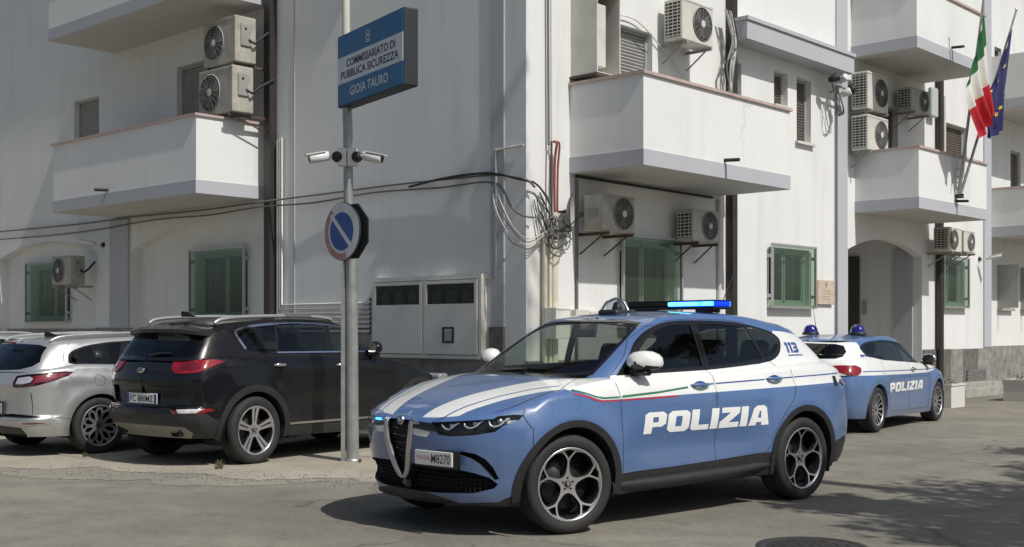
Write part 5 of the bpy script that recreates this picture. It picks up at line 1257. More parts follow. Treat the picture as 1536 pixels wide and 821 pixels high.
# balconies
def balcony(M, x0, x1, z0, z1, out, lid=True, spout=None):
    m = MB(); m.M = M; t = .13; zb = z0+.215
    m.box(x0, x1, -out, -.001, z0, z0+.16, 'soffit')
    for (a, b_, c_, d_) in ((x0, x1, -out, -out+t), (x0, x0+t, -out+t, -.001), (x1-t, x1, -out+t, -.001)):
        m.box(a, b_, c_, d_, zb, z1-.04, 'balcony_white')
    e = .012
    for (a, b_, c_, d_) in ((x0-e, x1+e, -out-e, -out+t+e), (x0-e, x0+t+e, -out+t+e, -.001), (x1-t-e, x1+e, -out+t+e, -.001)):
        m.box(a, b_, c_, d_, z0+.005, zb, 'wall_grey_band')
    b_ = part(m, 'balcony')
    m = MB(); m.M = M; o = .035
    m.box(x0-o, x1+o, -out-o, -out+t+o, z1-.04, z1, 'coping_pink'); m.box(x0-o, x0+t+o, -out+t+o, -.001, z1-.04, z1, 'coping_pink'); m.box(x1-t-o, x1+o, -out+t+o, -.001, z1-.04, z1, 'coping_pink')
    c_ = m.build('coping'); c_.parent = b_
    if spout:
        m = MB(); m.M = M; m.tube([(spout, -out+.1, z0+.27), (spout, -out-.24, z0+.25)], .026, 'ac_dark', 8); c_ = m.build('drain_spout'); c_.parent = b_
    return b_
balcony(MR, .9, 4.66, 3.57, 4.81, 1.25, spout=2.84)
balcony(MR, 9.3, 12.5, 3.63, 4.78, 1.25, spout=10.98)
balcony(MR, 9.15, 12.3, 6.53, 7.72, 1.28, spout=10.7)
balcony(ML, -10.46, -5.78, 3.56, 4.82, 1.3, spout=-8.5)
balcony(ML, -10.6, -5.70, 6.72, 7.95, 1.32)
# windows
def window(M, r, kind, y=0, n=1, parent=None):
    x0, x1, z0, z1 = r; m = MB(); m.M = M; f = .05; d = y+.14
    fm = {'green': 'frame_green', 'shutter': 'frame_grey', 'brown': 'frame_grey'}[kind]
    for (a, b_, c_, e_) in ((x0, x1, z0, z0+f), (x0, x1, z1-f, z1), (x0, x0+f, z0+f, z1-f), (x1-f, x1, z0+f, z1-f)): m.box(a, b_, d-.04, d+.03, c_, e_, fm)
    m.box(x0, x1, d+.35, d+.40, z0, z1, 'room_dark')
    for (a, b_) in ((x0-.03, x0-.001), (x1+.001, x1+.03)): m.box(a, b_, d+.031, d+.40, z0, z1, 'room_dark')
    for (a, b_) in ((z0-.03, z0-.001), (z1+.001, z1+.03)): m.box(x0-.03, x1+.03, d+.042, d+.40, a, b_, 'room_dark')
    m.box(x0-.06, x1+.06, y-.07, y+.05, z0-.05, z0-.002, 'concrete_white')
    w_ = part(m, 'window', parent)
    if kind == 'green':
        q = MB(); q.M = M; k = (x1-x0)/2
        for a in range(2):
            a0 = x0+f+a*(k-f/2); a1 = a0+k-f
            for (p_, q_, s_, t_) in ((a0, a1, z0+f, z0+f+.04), (a0, a1, z1-f-.04, z1-f), (a0, a0+.04, z0+f, z1-f), (a1-.04, a1, z0+f, z1-f)): q.box(p_, q_, d-.015, d+.02, s_, t_, fm)
        q.box(x0+.10, x0+.10+(x1-x0)*.14, d+.12, d+.13, z0+f, z1-f, 'curtain'); q.box(x1-.42, x1-.10, d+.12, d+.13, z0+f, z1-f, 'curtain')
        s_ = q.build('sash'); s_.parent = w_
        q = MB(); q.M = M; q.box(x0+f, x1-f, d+.002, d+.008, z0+f, z1-f, 'glass_clear'); s_ = q.build('pane'); s_.parent = w_
        # outer security pane standing off the wall
        o = -.10
        q = MB(); q.M = M; e = .06; t = .035
        for (p_, q_, a_, b_) in ((x0-e, x1+e, z0-e, z0-e+t), (x0-e, x1+e, z1+e-t, z1+e), (x0-e, x0-e+t, z0-e+t, z1+e-t), (x1+e-t, x1+e, z0-e+t, z1+e-t)): q.box(p_, q_, y+o-.02, y+o+.02, a_, b_, 'aluminium')
        for zz in (z0+.15, z1-.15):
            q.box(x0-e, x0-e+.03, y+o+.02, y, zz-.03, zz+.03, 'aluminium'); q.box(x1+e-.03, x1+e, y+o+.02, y, zz-.03, zz+.03, 'aluminium')
        s_ = q.build('security_frame'); s_.parent = w_
        q = MB(); q.M = M; q.box(x0-e+t, x1+e-t, y+o-.006, y+o+.006, z0-e+t, z1+e-t, 'glass_green'); s_ = q.build('security_glass'); s_.parent = w_
    else:
        q = MB(); q.M = M; mt = 'shutter_grey' if kind == 'shutter' else 'shutter_brown'; zb = z0+f if kind == 'brown' else z0+(z1-z0)*.30
        k = int((z1-f-zb)/.05)
        for i in range(k):
            zz = z1-f-(i+1)*.05; q.add([(x0+f, d-.012, zz), (x1-f, d-.012, zz), (x1-f, d-.028, zz+.025), (x0+f, d-.028, zz+.025), (x0+f, d-.012, zz+.047), (x1-f, d-.012, zz+.047)], [(0, 1, 2, 3), (3, 2, 5, 4)], mt)
        s_ = q.build('roller_shutter'); s_.parent = w_
        q = MB(); q.M = M; q.box(x0+f, x1-f, d+.02, d+.026, z0+f, z1-f, 'glass_clear'); s_ = q.build('pane'); s_.parent = w_
    return w_
for g in (gR1, gR2, gR3): window(MR, g, 'green')
for g in (wL1, wL0): window(ML, g, 'green', .22)
window(MR, door1, 'shutter'); window(MR, wA, 'shutter'); window(MR, wB, 'brown'); window(MR, wC, 'brown'); window(MR, door2, 'brown'); window(MR, wE, 'brown')
window(ML, wU, 'shutter'); window(ML, wU2, 'shutter')
# downpipes and conduits (fixed to the walls, so parts of the building)
def pipe(M, pts, r, mat, name='downpipe', n=10):
    m = MB(); m.M = M; m.tube(pts, r, mat, n); return part(m, name)
m = mbL(); m.box(-5.60, -5.44, -.15, -.01, .02, 11, 'downpipe_brown'); part(m, 'downpipe')
m = mbR(); m.box(4.82, 4.96, -.14, -.01, 0, 11, 'downpipe_brown'); part(m, 'downpipe')
pipe(MR, [(12.98, -.09, 0), (12.98, -.09, 11)], .075, 'downpipe_brown')
for k in range(3):
    o = .055*k
    pipe(ML, [(-5.36+o, -.05, 4.48+.02*k), (-5.36+o, -.05, 1.68+.07*k), (-3.05, -.05, 1.68+.07*k)], .021, 'pipe_white', 'conduit', 6)
for k in range(4): pipe(ML, [(-4.8, -.05, 1.40+.07*k), (-3.05, -.05, 1.40+.07*k)], .022, 'pipe_white', 'conduit', 6)
m = mbL()
for k in range(8): m.box(-3.06, -2.98, -.08, 0, 1.36+.07*k, 1.405+.07*k, 'cable_black')
part(m, 'pipe_clamp')
pipe(ML, [(-.52, -.03, 3.86), (-.52, -.03, 2.14), (-.72, -.03, 2.12)], .014, 'pipe_white', 'conduit', 6)
pipe(ML, [(-.52, -.03, 3.84), (-.02, -.03, 3.86)], .016, 'pipe_white', 'conduit', 6)
for x_, r_, z1_, mt in ((.30, .035, 2.75, 'pipe_cream'), (.40, .030, 2.9, 'pipe_cream'), (.49, .055, 3.0, 'pipe_cream')): pipe(MR, [(x_, -.07, 0), (x_, -.07, z1_)], r_, mt, 'conduit')
pipe(MR, [(.40, -.05, 3.9), (.36, -.05, 9)], .018, 'cable_grey', 'conduit', 6); pipe(MR, [(.46, -.05, 3.9), (.43, -.05, 9)], .014, 'pipe_white', 'conduit', 6)
pipe(MR, [(1.02, -.03, 3.5), (1.02, -.03, .9)], .02, 'cable_grey', 'conduit', 6); pipe(MR, [(1.0, -.03, 3.54), (4.4, -.03, 3.52)], .02, 'cable_black', 'conduit', 6)
pipe(MR, [(4.58, -.04, 3.5), (4.58, -.04, .5)], .035, 'pipe_white', 'conduit', 8); pipe(MR, [(8.5, -.05, 5.8), (8.5, -.05, .1)], .012, 'cable_grey', 'conduit', 6)
pipe(MR, [(13.3, -.05, 6.4), (13.3, -.05, 4.8)], .03, 'pipe_white', 'conduit', 6)
# ---- further wing, set back
B2 = empty('neighbouring_building', 'set-back white wing with balcony at the right edge', 'building', (12, 30, 0))
def part2(mb, name, par=None):
    o = mb.build(name); o.parent = par or B2; o.matrix_parent_inverse = Matrix.Translation((-12, -30, 0)) if par is None else Matrix.Translation((12, 30, 0)) @ Matrix.Translation((-12, -30, 0)); return o
m = mbR(); w3 = [(17.75, 18.6, 1.95, 3.0), (19.3, 20.2, 1.95, 3.0), (18.6, 19.3, 3.9, 5.9), (17.55, 18.0, 7.2, 8.3)]
wall_face(m, rect(15.96, 30, 0, 11), [rect(*g) for g in w3], .5, 'wall_white'); 
part2(m, 'wall')
m = mbR(); m.box(15.98, 30, .465, .52, 0, 1.03, 'stone_dado'); m.box(16.0, 16.4, .44, .5, 0, 1.05, 'stone_dark'); part2(m, 'stone_base')
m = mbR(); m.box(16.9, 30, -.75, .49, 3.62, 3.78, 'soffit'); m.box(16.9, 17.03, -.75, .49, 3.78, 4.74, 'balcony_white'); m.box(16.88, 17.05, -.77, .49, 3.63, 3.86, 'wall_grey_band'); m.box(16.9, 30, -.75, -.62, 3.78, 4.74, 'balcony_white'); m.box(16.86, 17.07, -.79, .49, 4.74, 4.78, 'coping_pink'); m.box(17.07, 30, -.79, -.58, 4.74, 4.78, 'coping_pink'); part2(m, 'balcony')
m = mbR(); m.box(16.9, 30, -.75, .49, 6.62, 6.78, 'soffit'); m.box(16.9, 17.03, -.75, .49, 6.78, 7.9, 'balcony_white'); m.box(16.88, 17.05, -.77, .49, 6.63, 6.86, 'wall_grey_band'); m.box(16.9, 30, -.75, -.62, 6.78, 7.9, 'balcony_white'); part2(m, 'balcony')
for i, (x0, x1, z0, z1) in enumerate(w3):
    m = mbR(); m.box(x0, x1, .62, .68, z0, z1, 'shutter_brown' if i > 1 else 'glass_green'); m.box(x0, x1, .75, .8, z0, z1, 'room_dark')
    m.box(x0, x0+.06, .55, .66, z0, z1, 'frame_grey'); m.box(x1-.06, x1, .55, .66, z0, z1, 'frame_grey'); m.box(x0, x1, .55, .66, z1-.06, z1, 'frame_grey'); m.box(x0-.05, x1+.05, .40, .52, z0-.06, z0, 'concrete'); part2(m, 'window')
    if i < 2:
        m = mbR(); m.box(x0-.02, x0+.0, -.0, .5, z0, z1, 'frame_grey'); m.box(x0+.0, x0+.004, .03, .47, z0+.04, z1-.04, 'shutter_grey'); part2(m, 'shutter')
# roof slabs to close the buildings
m = mbR(); m.box(-.3, 30, -.4, 9, 11, 11.2, 'concrete'); m.box(0, 16, 2.6, 9, 0, 11, 'room_dark') if False else None; part(m, 'roof')
m = mbL(); m.box(-22.3, .3, -.4, 9, 11.21, 11.4, 'concrete'); part(m, 'roof')
simple('ac_shaded', (.38, .365, .31), .6, 0, .2, 5); simple('ac_mid', (.44, .43, .38), .6, 0, .15, 5)  # first casing: old beige darkened, shade put into the colour
# ---------------------------------------------------------------- things on the walls
def onwall(M, x, y, z): return M @ Matrix.Translation((x, y, z))
def ac_unit(M, x, yb, z, w_, h, d, label, fan='r', side='l', stained=False, mat='ac_white'):
    """x: left end, yb: back towards the wall, z: bottom"""
    r = empty('air_conditioner', label, 'air conditioner', group='outdoor air conditioning units on the walls', M=onwall(M, x, yb, z))
    m = MB(); m.rbox(0, w_, -d, 0, 0, h, mat, .02); m.box(0, w_, -d-.006, -d+.01, h*.93, h*.935, 'ac_grey'); m.build('casing', r)
    R_ = min(h*.43, w_*.30); cx = w_-R_-.05 if fan == 'r' else R_+.05; cz = h*.5
    m = MB(); m.lathe([(0, -.004), (R_, -.004)], 'ac_dark', 28, 'y', (cx, -d, cz)); 
    m.lathe([(R_, -.002), (R_+.012, -.014), (R_-.004, -.02)], 'ac_grey', 28, 'y', (cx, -d, cz))
    for k in range(3):
        a = 2*PI*k/3+.4; pts = [(cx+R_*.2*math.cos(a-.3), -d-.006, cz+R_*.2*math.sin(a-.3)), (cx+R_*.9*math.cos(a-.45), -d-.010, cz+R_*.9*math.sin(a-.45)), (cx+R_*.9*math.cos(a+.45), -d-.007, cz+R_*.9*math.sin(a+.45)), (cx+R_*.2*math.cos(a+.5), -d-.006, cz+R_*.2*math.sin(a+.5))]
        m.add(pts, [(0, 1, 2, 3)], 'fan_blade')
    m.build('fan', r)
    m = MB()
    for k in range(1, 7):
        q = R_*k/7; m.tube([(cx+q*math.cos(a), -d-.022, cz+q*math.sin(a)) for a in np.arange(19)*2*PI/18], .0028, 'ac_grey', 4, cap=False)
    for k in range(8):
        a = PI*k/8; m.tube([(cx-R_*math.cos(a), -d-.022, cz-R_*math.sin(a)), (cx+R_*math.cos(a), -d-.022, cz+R_*math.sin(a))], .0028, 'ac_grey', 4)
    m.lathe([(0, -.004), (R_*.22, 0)], 'ac_white', 14, 'y', (cx, -d-.024, cz)); m.build('fan_guard', r)
    m = MB()
    if side == 'l':
        m.box(-.004, .002, -d+.04, -.03, .05, h-.05, 'ac_dark')
        for k in range(int(h/.055)): m.box(-.012, -.003, -d+.03, -.02, .06+.05*k, .075+.05*k, 'ac_white')
        for k in range(1, 4): m.box(-.012, -.003, -d*k/4-.005, -d*k/4+.005, .05, h-.05, 'ac_white')
    elif side == 'n':
        m.rbox(-.012, .0, -d*.7, -d*.3, h*.4, h*.6, 'ac_grey', .01)
    else:
        m.box(w_-.001, w_+.03, -d*.75, -d*.3, h*.35, h*.85, 'ac_grey', .02); m.box(w_+.03, w_+.034, -d*.6, -d*.5, h*.7, h*.75, 'ac_dark')
        m.tube([(w_+.02, -d*.4, h*.5), (w_+.08, -d*.2, h*.42), (w_+.10, .02, h*.55), (w_+.08, -yb*.8, h*.8)], .022, 'ac_dark', 6)
    m.build('side_panel', r)
    m = MB()
    for x_ in (.08, w_-.1): m.box(x_, x_+.035, -d-.03, -yb-.005, -.055, -.012, 'rust_brown' if stained else 'ac_grey'); m.tube([(x_+.017, -d*.8, -.04), (x_+.017, -yb-.02, -.30)], .013, 'rust_brown' if stained else 'ac_grey', 5)
    m.build('bracket', r); return r
# left wing (M=ML); y back is negative outward
ac_unit(ML, -6.47, -.32, 5.70, .90, .74, .40, 'upper of two cream air conditioners above the left balcony', 'l', 'r', True, 'ac_shaded')
ac_unit(ML, -6.45, -.42, 4.88, .95, .74, .40, 'lower cream air conditioner just above the left balcony parapet', 'l', 'r', True, 'ac_shaded')
ac_unit(ML, -12.13, -.20, 2.30, .76, .56, .30, 'air conditioner beside the ground-floor window at far left', 'l', 'r', False, 'ac_shaded')
ac_unit(MR, 1.0, -.17, 2.77, .72, .50, .33, 'larger air conditioner under the corner balcony left of the green window', 'r', 'n', True, 'ac_shaded')
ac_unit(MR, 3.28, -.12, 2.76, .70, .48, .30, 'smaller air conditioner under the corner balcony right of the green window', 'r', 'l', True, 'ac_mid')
ac_unit(MR, 2.95, -.12, 5.72, .82, .62, .33, 'air conditioner high on the wall beside the shuttered balcony door', 'r', 'l')
ac_unit(MR, 9.0, -.08, 5.52, .85, .70, .33, 'upper of two stacked air conditioners over the entrance balcony', 'r', 'l')
ac_unit(MR, 9.0, -.08, 4.76, .85, .66, .33, 'lower of two stacked air conditioners over the entrance balcony', 'r', 'l')
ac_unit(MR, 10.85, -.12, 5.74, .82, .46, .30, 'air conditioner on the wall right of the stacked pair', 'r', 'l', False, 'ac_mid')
ac_unit(MR, 12.95-.52, -.18, 3.04, .66, .50, .33, 'left unit of the pair over the ground-floor window by the entrance', 'l', 'l')
ac_unit(MR, 13.2, -.18, 3.06, .60, .46, .33, 'right unit of the pair over the ground-floor window by the entrance', 'r', 'l')
# tall service cabinet with an open front, over the corner balcony
c = empty('boiler_cabinet', 'tall open-fronted white boiler cabinet over the corner balcony', 'cabinet', M=onwall(MR, .92, 0, 4.90))
m = MB(); m.box(0, .02, -.46, 0, 0, 1.15, 'ac_white'); m.box(.50, .52, -.46, 0, 0, 1.15, 'ac_white'); m.box(.02, .50, -.46, 0, 0, .02, 'ac_white'); m.box(.02, .50, -.46, 0, 1.13, 1.15, 'ac_white'); m.box(.02, .50, -.02, -.001, .02, 1.13, 'rust_brown'); m.build('casing', c)
m = MB(); m.rbox(.05, .33, -.36, -.04, .12, .98, 'ac_white', .02); m.box(.08, .1, -.364, -.36, .3, .33, 'ac_dark'); m.build('boiler', c)
m = MB(); m.box(-.03, .55, -.48, -.46, -.04, .0, 'rust_brown'); m.box(-.03, .55, -.46, .0, -.04, -.003, 'rust_brown'); m.build('base_frame', c)
# gas meter cabinet
g = empty('meter_cabinet', 'cream double-door gas meter cabinet on the grey corner wall', 'cabinet', M=onwall(ML, -2.95, 0, 1.02))
W_, H_ = 2.25, 1.16
m = MB()
for a, b_, c_, d_ in ((0, W_, 0, .05), (0, W_, H_-.06, H_), (0, .05, .05, H_-.06), (W_-.05, W_, .05, H_-.06), (W_/2-.025, W_/2+.025, .05, H_-.06)): m.box(a, b_, -.13, .0, c_, d_, 'box_cream')
m.box(.05, W_-.05, -.02, -.001, .05, H_-.06, 'room_dark'); m.build('frame', g)
for k in range(2):
    x0 = .06+k*(W_/2-.035); x1 = x0+W_/2-.09; m = MB(); zc = H_-.40
    for a, b_, c_, d_ in ((x0, x1, .06, zc), (x0, x1, H_-.12, H_-.07), (x0, x0+.05, zc, H_-.12), (x1-.05, x1, zc, H_-.12)): m.box(a, b_, -.15, -.125, c_, d_, 'box_cream')
    d = m.build('door', g)
    if k:
        m = MB(); 
        for a, b_, c_, d_ in ((0, .22, 0, .025), (0, .22, .195, .22), (0, .025, .025, .195), (.195, .22, .025, .195)): m.box(x0+.38+a, x0+.38+b_, -.165, -.149, .22+c_, .22+d_, 'cable_black')
        m.box(x0+.42, x0+.56, -.158, -.149, .26, .38, 'meter_grey'); s_ = m.build('reader_hatch', d)
    m = MB()
    for i in range(3):
        xx = x0+.18+i*.30; m.rbox(xx-.09, xx+.09, -.10, -.03, zc+.0, zc+.15, 'meter_grey', .03); m.lathe([(.05, 0), (.055, .02), (.03, .035)], 'ac_white', 12, 'z', (xx, -.065, zc+.15)); m.tube([(xx+.04, -.06, zc+.15), (xx+.04, -.06, zc+.27)], .012, 'meter_grey', 6)
    m.build('gas_meter', g)
    m = MB(); m.box(x0+.05, x1-.05, -.14, -.136, zc, H_-.12, 'glass_clear'); m.build('pane', d)
# cream box and meters at the foot of the pipes
m = MB(); m.rbox(0, .30, -.20, 0, 0, .42, 'box_cream', .012); m.box(.02, .28, -.205, -.199, .385, .39, 'cable_grey')
o = m.build('junction_box'); o.matrix_world = onwall(MR, .26, -.10, 1.30); tag(o, 'cream junction box where the corner pipes end', 'junction box')
m = MB(); m.rbox(0, .30, -.12, 0, 0, .22, 'ac_white', .012); m.rbox(.34, .62, -.10, 0, .02, .2, 'ac_white', .012); m.box(.38, .58, -.105, -.099, .08, .16, 'ac_grey')
o = m.build('junction_box'); o.matrix_world = onwall(MR, .88, -.01, 1.48); tag(o, 'pair of small white boxes below the thin grey conduit', 'junction box')
# marble plaque
p = empty('plaque', 'small pale marble plaque right of the barred green window', 'plaque', M=onwall(MR, 7.78, -.03, 1.88))
m = MB(); m.rbox(0, .60, -.025, 0, 0, .44, 'plaque', .008); m.build('slab', p)
m = MB(); m.prism([(.29, .30), (.31, .30), (.325, .36), (.31, .40), (.29, .40), (.275, .36)], -.029, -.026, 'paper_text')
for k in range(4): m.box(.14+.02*k, .46-.02*k, -.0265, -.0255, .24-.05*k, .248-.05*k, 'paper_text')
for a in (.04, .56):
    for b_ in (.04, .40): m.lathe([(0, -.03), (.012, -.026)], 'satin_metal', 10, 'y', (a, 0, b_))
m.build('inscription', p)
# satellite dish by the tubes
s_ = empty('satellite_dish', 'small grey dish with dark rim beside the red tubes', 'satellite dish', M=onwall(MR, .70, -.16, 3.02) @ Matrix.Rotation(.55, 4, 'Z') @ Matrix.Diagonal((.82, .82, .95, 1)))
m = MB(); m.lathe([(0, .05), (.10, .035), (.19, 0), (.235, -.04), (.25, -.05)], 'meter_grey', 24, 'y'); m.lathe([(.25, -.05), (.262, -.045), (.25, -.035)], 'ac_dark', 24, 'y'); m.build('reflector', s_)
m = MB(); m.tube([(0, .06, 0), (0, .26, 0)], .02, 'ac_dark', 6); m.tube([(0, .02, -.22), (0, -.2, -.05)], .01, 'ac_dark', 6); m.box(-.03, .03, -.24, -.18, -.07, -.01, 'ac_dark'); m.build('arm', s_)
m = MB(); m.rbox(0, .34, -.09, 0, 0, .62, 'frame_green', .09); o = m.build('wall_box'); o.matrix_world = onwall(MR, 12.45, -.05, 5.86); tag(o, 'rounded pale green box on the wall behind the flags', 'box')
# tubes and cables
def cable(M, pts, r, mat, name, label, cat, n=6, grp=None, k=6):
    m = MB(); m.M = M; m.tube(spline(pts, k), r, mat, n); return tag(m.build(name), label, cat, grp)
cable(MR, [(.43, -.10, 3.94), (.46, -.14, 3.92), (.47, -.10, 3.7), (.46, -.10, 3.3), (.48, -.09, 2.95), (.50, -.08, 2.85)], .017, 'tube_red', 'corrugated_tube', 'left of two red corrugated tubes on the building corner', 'tube', 8, 'red corrugated tubes on the corner')
cable(MR, [(.50, -.11, 3.95), (.53, -.13, 3.90), (.53, -.10, 3.6), (.52, -.10, 3.2), (.53, -.09, 2.9), (.52, -.08, 2.82)], .015, 'tube_red', 'corrugated_tube', 'right of two red corrugated tubes on the building corner', 'tube', 8, 'red corrugated tubes on the corner')
cable(MR, [(.40, -.10, 3.95), (.39, -.10, 3.4), (.42, -.09, 2.85)], .015, 'rust_brown', 'corrugated_tube', 'dark brown tube beside the red corrugated tubes', 'tube', 8)
cb = 'cables strung along the walls'
cable(ML, [(-15.6, -.06, 3.57), (-12, -.06, 3.52), (-9.9, -.07, 3.53), (-7.6, -.08, 3.50), (-5.7, -.18, 3.50), (-4, -.06, 3.53), (-2.5, -.05, 3.54), (-1.1, -.05, 3.52), (-.5, -.06, 3.50), (.05, -.09, 3.40), (.11, .05, 3.30)], .016, 'cable_grey', 'cable', 'upper long cable sagging along the grey wing to the corner', 'cable', 6, cb)
cable(ML, [(-15.6, -.06, 3.40), (-13, -.06, 3.36), (-11.1, -.06, 3.37), (-9, -.07, 3.43), (-7.3, -.08, 3.40), (-5.7, -.18, 3.42), (-4.4, -.06, 3.41), (-3.0, -.05, 3.46), (-1.6, -.05, 3.42), (-.53, -.06, 3.40), (-.2, -.07, 3.05), (.03, -.10, 2.92), (.11, .05, 2.9)], .014, 'cable_grey', 'cable', 'lower long cable sagging along the grey wing to the corner', 'cable', 6, cb)
cable(ML, [(-2.2, -.07, 3.48), (-1.5, -.07, 3.54), (-.9, -.07, 3.55), (-.5, -.08, 3.52), (-.1, -.10, 3.42), (.06, -.09, 3.38), (.11, .03, 3.36)], .017, 'cable_black', 'cable', 'short thick black cable lashed over the two grey ones', 'cable', 6, cb)
cable(MR, [(.02, -.10, 3.37), (.2, -.08, 3.30), (.36, -.09, 3.12), (.40, -.09, 2.95)], .013, 'cable_black', 'cable', 'black cable bending round the corner into the tangle', 'cable', 6, cb)
m = MB(); m.M = MR; rr = random.Random(9)
for i in range(10):
    a = rr.uniform(.08, .25); z = rr.uniform(2.95, 3.3); zz = rr.uniform(2.45, 2.85); x1 = rr.uniform(.35, .85)
    pts = [(a, -.06, z), (a+.12, -.08-rr.uniform(0, .1), z-.3*rr.random()-.1), (.3, -.10-rr.uniform(0, .12), zz), (x1*.8, -.12-rr.uniform(0, .14), zz+rr.uniform(-.1, .2)), (x1, -.08-rr.uniform(0, .1), 2.8+rr.uniform(-.15, .2))]
    m.tube(spline(pts, 5), rr.uniform(.005, .011), rr.choice(['cable_grey', 'cable_grey', 'cable_black']), 5)
for i in range(9):
    c_ = (rr.uniform(.35, .75), -.12, 2.80+rr.uniform(-.08, .08)); q = rr.uniform(.05, .13); ph = rr.uniform(0, 3)
    m.tube([(c_[0]+q*math.cos(a), c_[1]+.04*math.sin(2*a+ph), c_[2]+q*.8*math.sin(a)) for a in np.arange(15)*2*PI/14], .009, rr.choice(['cable_grey', 'cable_black', 'cable_grey']), 5)
tag(m.build('cable_tangle'), 'tangle of grey and black cables at the building corner', 'cables', kind='stuff')
cable(ML, [(-.5, -.07, 3.42), (-.35, -.10, 3.1), (-.12, -.10, 2.75), (.0, -.12, 2.7)], .008, 'pipe_white', 'cable', 'thin white wire drooping across the corner pier', 'cable', 5, cb)
for k in range(4):
    cable(ML, [(-.62+.03*k, -.06, 3.40-.03*k), (-.42, -.09-.02*k, 3.14-.06*k), (-.2, -.10, 2.85-.09*k+.03*(k % 2)), (.02, -.12, 2.66-.05*k), (.12, -.02, 2.62-.04*k), (.13, .3, 2.74)], .007, ('pipe_white', 'cable_grey')[k % 2], 'cable', ('highest of four thin wires sagging across the corner pier', 'second highest thin wire sagging across the corner pier', 'third highest thin wire sagging across the corner pier', 'lowest thin wire sagging across the corner pier')[k], 'cable', 5, 'thin wires at the corner pier')
cable(MR, [(1.4, -.05, 5.85), (2.3, -.05, 5.95), (3.1, -.05, 5.6), (4.2, -.05, 5.05), (4.75, -.06, 5.1)], .010, 'pipe_white', 'cable', 'thin white hose looping below the high air conditioner', 'cable', 5, cb)
m = MB(); m.M = MR; rr = random.Random(19)
for i in range(10):
    pts = [(4.6+rr.uniform(-.1, .15), -.2, 6.5), (4.7+rr.uniform(-.15, .15), -.22, 6.0), (4.65+rr.uniform(-.15, .15), -.2, 5.6), (4.72+rr.uniform(-.05, .05), -.16, 5.2)]
    m.tube(spline(pts, 5), rr.uniform(.008, .018), rr.choice(['cable_grey', 'ac_dark', 'pipe_white', 'ac_grey']), 5)
tag(m.build('cable_bundle'), 'bundle of cables and hoses beside the right downpipe', 'cables', kind='stuff')
# wall spot cameras
def bullet(parent, M, s=1):
    m = MB(); m.M = M; m.lathe([(0, -.17*s), (.028*s, -.165*s), (.034*s, -.15*s), (.034*s, .10*s), (.02*s, .115*s), (0, .115*s)], 'cam_white', 14, 'y'); m.box(-.036*s, .036*s, -.20*s, .06*s, .028*s, .036*s, 'cam_white'); m.lathe([(0, -.172*s), (.026*s, -.168*s)], 'ac_dark', 12, 'y'); m.build('camera_body', parent)
    m = MB(); m.M = M; m.tube([(0, .10*s, 0), (0, .18*s, -.01), (0, .22*s, -.05)], .012*s, 'cam_white', 6); m.build('mount', parent)
def wallcam(M, x, z, rz, label, s=1.2, rx=-.2):
    c_ = empty('security_camera', label, 'camera', group='security cameras', M=onwall(M, x, -.3, z)); bullet(c_, Matrix.Rotation(rz, 4, 'Z') @ Matrix.Rotation(rx, 4, 'X'), s)
    m = MB(); m.lathe([(.05, 0), (.05, -.03), (.02, -.05)], 'ac_dark', 12, 'y', (0, .3, -.03)); m.tube([(0, .29, -.03), (0, .18, -.04)], .012, 'ac_dark', 6); m.build('wall_plate', c_)
wallcam(ML, -11.02, 3.10, -.9, 'white bullet camera above the far left arch'); wallcam(MR, 15.3, 3.05, .5, 'dark-mounted camera on the wall right of the entrance')
c_ = empty('wall_lamp_cluster', 'cluster of spotlights and wiring on the pilaster above the entrance side', 'lamp', M=onwall(MR, 8.3, -.3, 5.85))
for k, (a, b_, r3) in enumerate(((-.45, .05, .8), (-.1, .08, -.2), (.3, -.05, -1.2), (.0, -.15, .4))):
    m = MB(); m.M = Matrix.Translation((a, 0, b_)) @ Matrix.Rotation(r3, 4, 'Z') @ Matrix.Rotation(-.4, 4, 'X'); m.lathe([(0, -.12), (.06, -.12), (.075, -.10), (.05, .06), (0, .08)], 'cam_white' if k % 2 else 'ac_dark', 12, 'y'); m.build('spotlight', c_)
m = MB(); rr = random.Random(3); m.tube([(-.5, .05, 0), (.35, .05, -.05)], .02, 'galvanised', 6); m.tube([(0, .05, 0), (0, .3, -.1)], .02, 'galvanised', 6)
for i in range(7): m.tube(spline([(-.45+rr.random()*.3, .05, 0), (-.3+rr.random()*.3, 0, -.35-rr.random()*.2), (-.1+rr.random()*.2, .1, -.5), (.05, .25, -.2)], 4), .009, rr.choice(['cable_grey', 'cable_black']), 5)
m.build('bracket', c_)
# ---------------------------------------------------------------- sign pole
P = empty('sign_pole', 'galvanised pole standing on the apron between the cars', 'pole', (-1.72, 12.95, 0))
m = MB(); m.tube([(0, 0, 0), (-.008, 0, 1.2), (-.02, 0, 2.75)], .068, 'galvanised', 16); m.lathe([(.085, 0), (.085, .03), (.07, .035)], 'galvanised', 16); m.build('lower_tube', P)
m = MB(); m.tube([(-.045, 0, 2.75), (-.05, 0, 3.5), (-.062, 0, 4.0)], .052, 'galvanised', 14); m.lathe([(.068, 2.74), (.05, 2.76)], 'galvanised', 14, c=(-.03, 0, 0)); m.build('middle_tube', P)
m = MB(); m.tube([(-.062, 0, 4.0), (-.085, 0, 6.2)], .042, 'pole_cream', 14); m.build('upper_tube', P)
m = MB(); m.M = Matrix.Translation((-.098, -.02, 0)); m.box(-.022, .022, -.02, .02, -.0, 2.55, 'galvanised'); m.build('sign_post', P)
m = MB(); m.tube([(-.15, .0, 2.58), (.05, .0, 2.58)], .012, 'ac_dark', 6); m.tube([(-.15, .0, 2.35), (.05, .0, 2.35)], .012, 'ac_dark', 6); m.build('clamp', P)
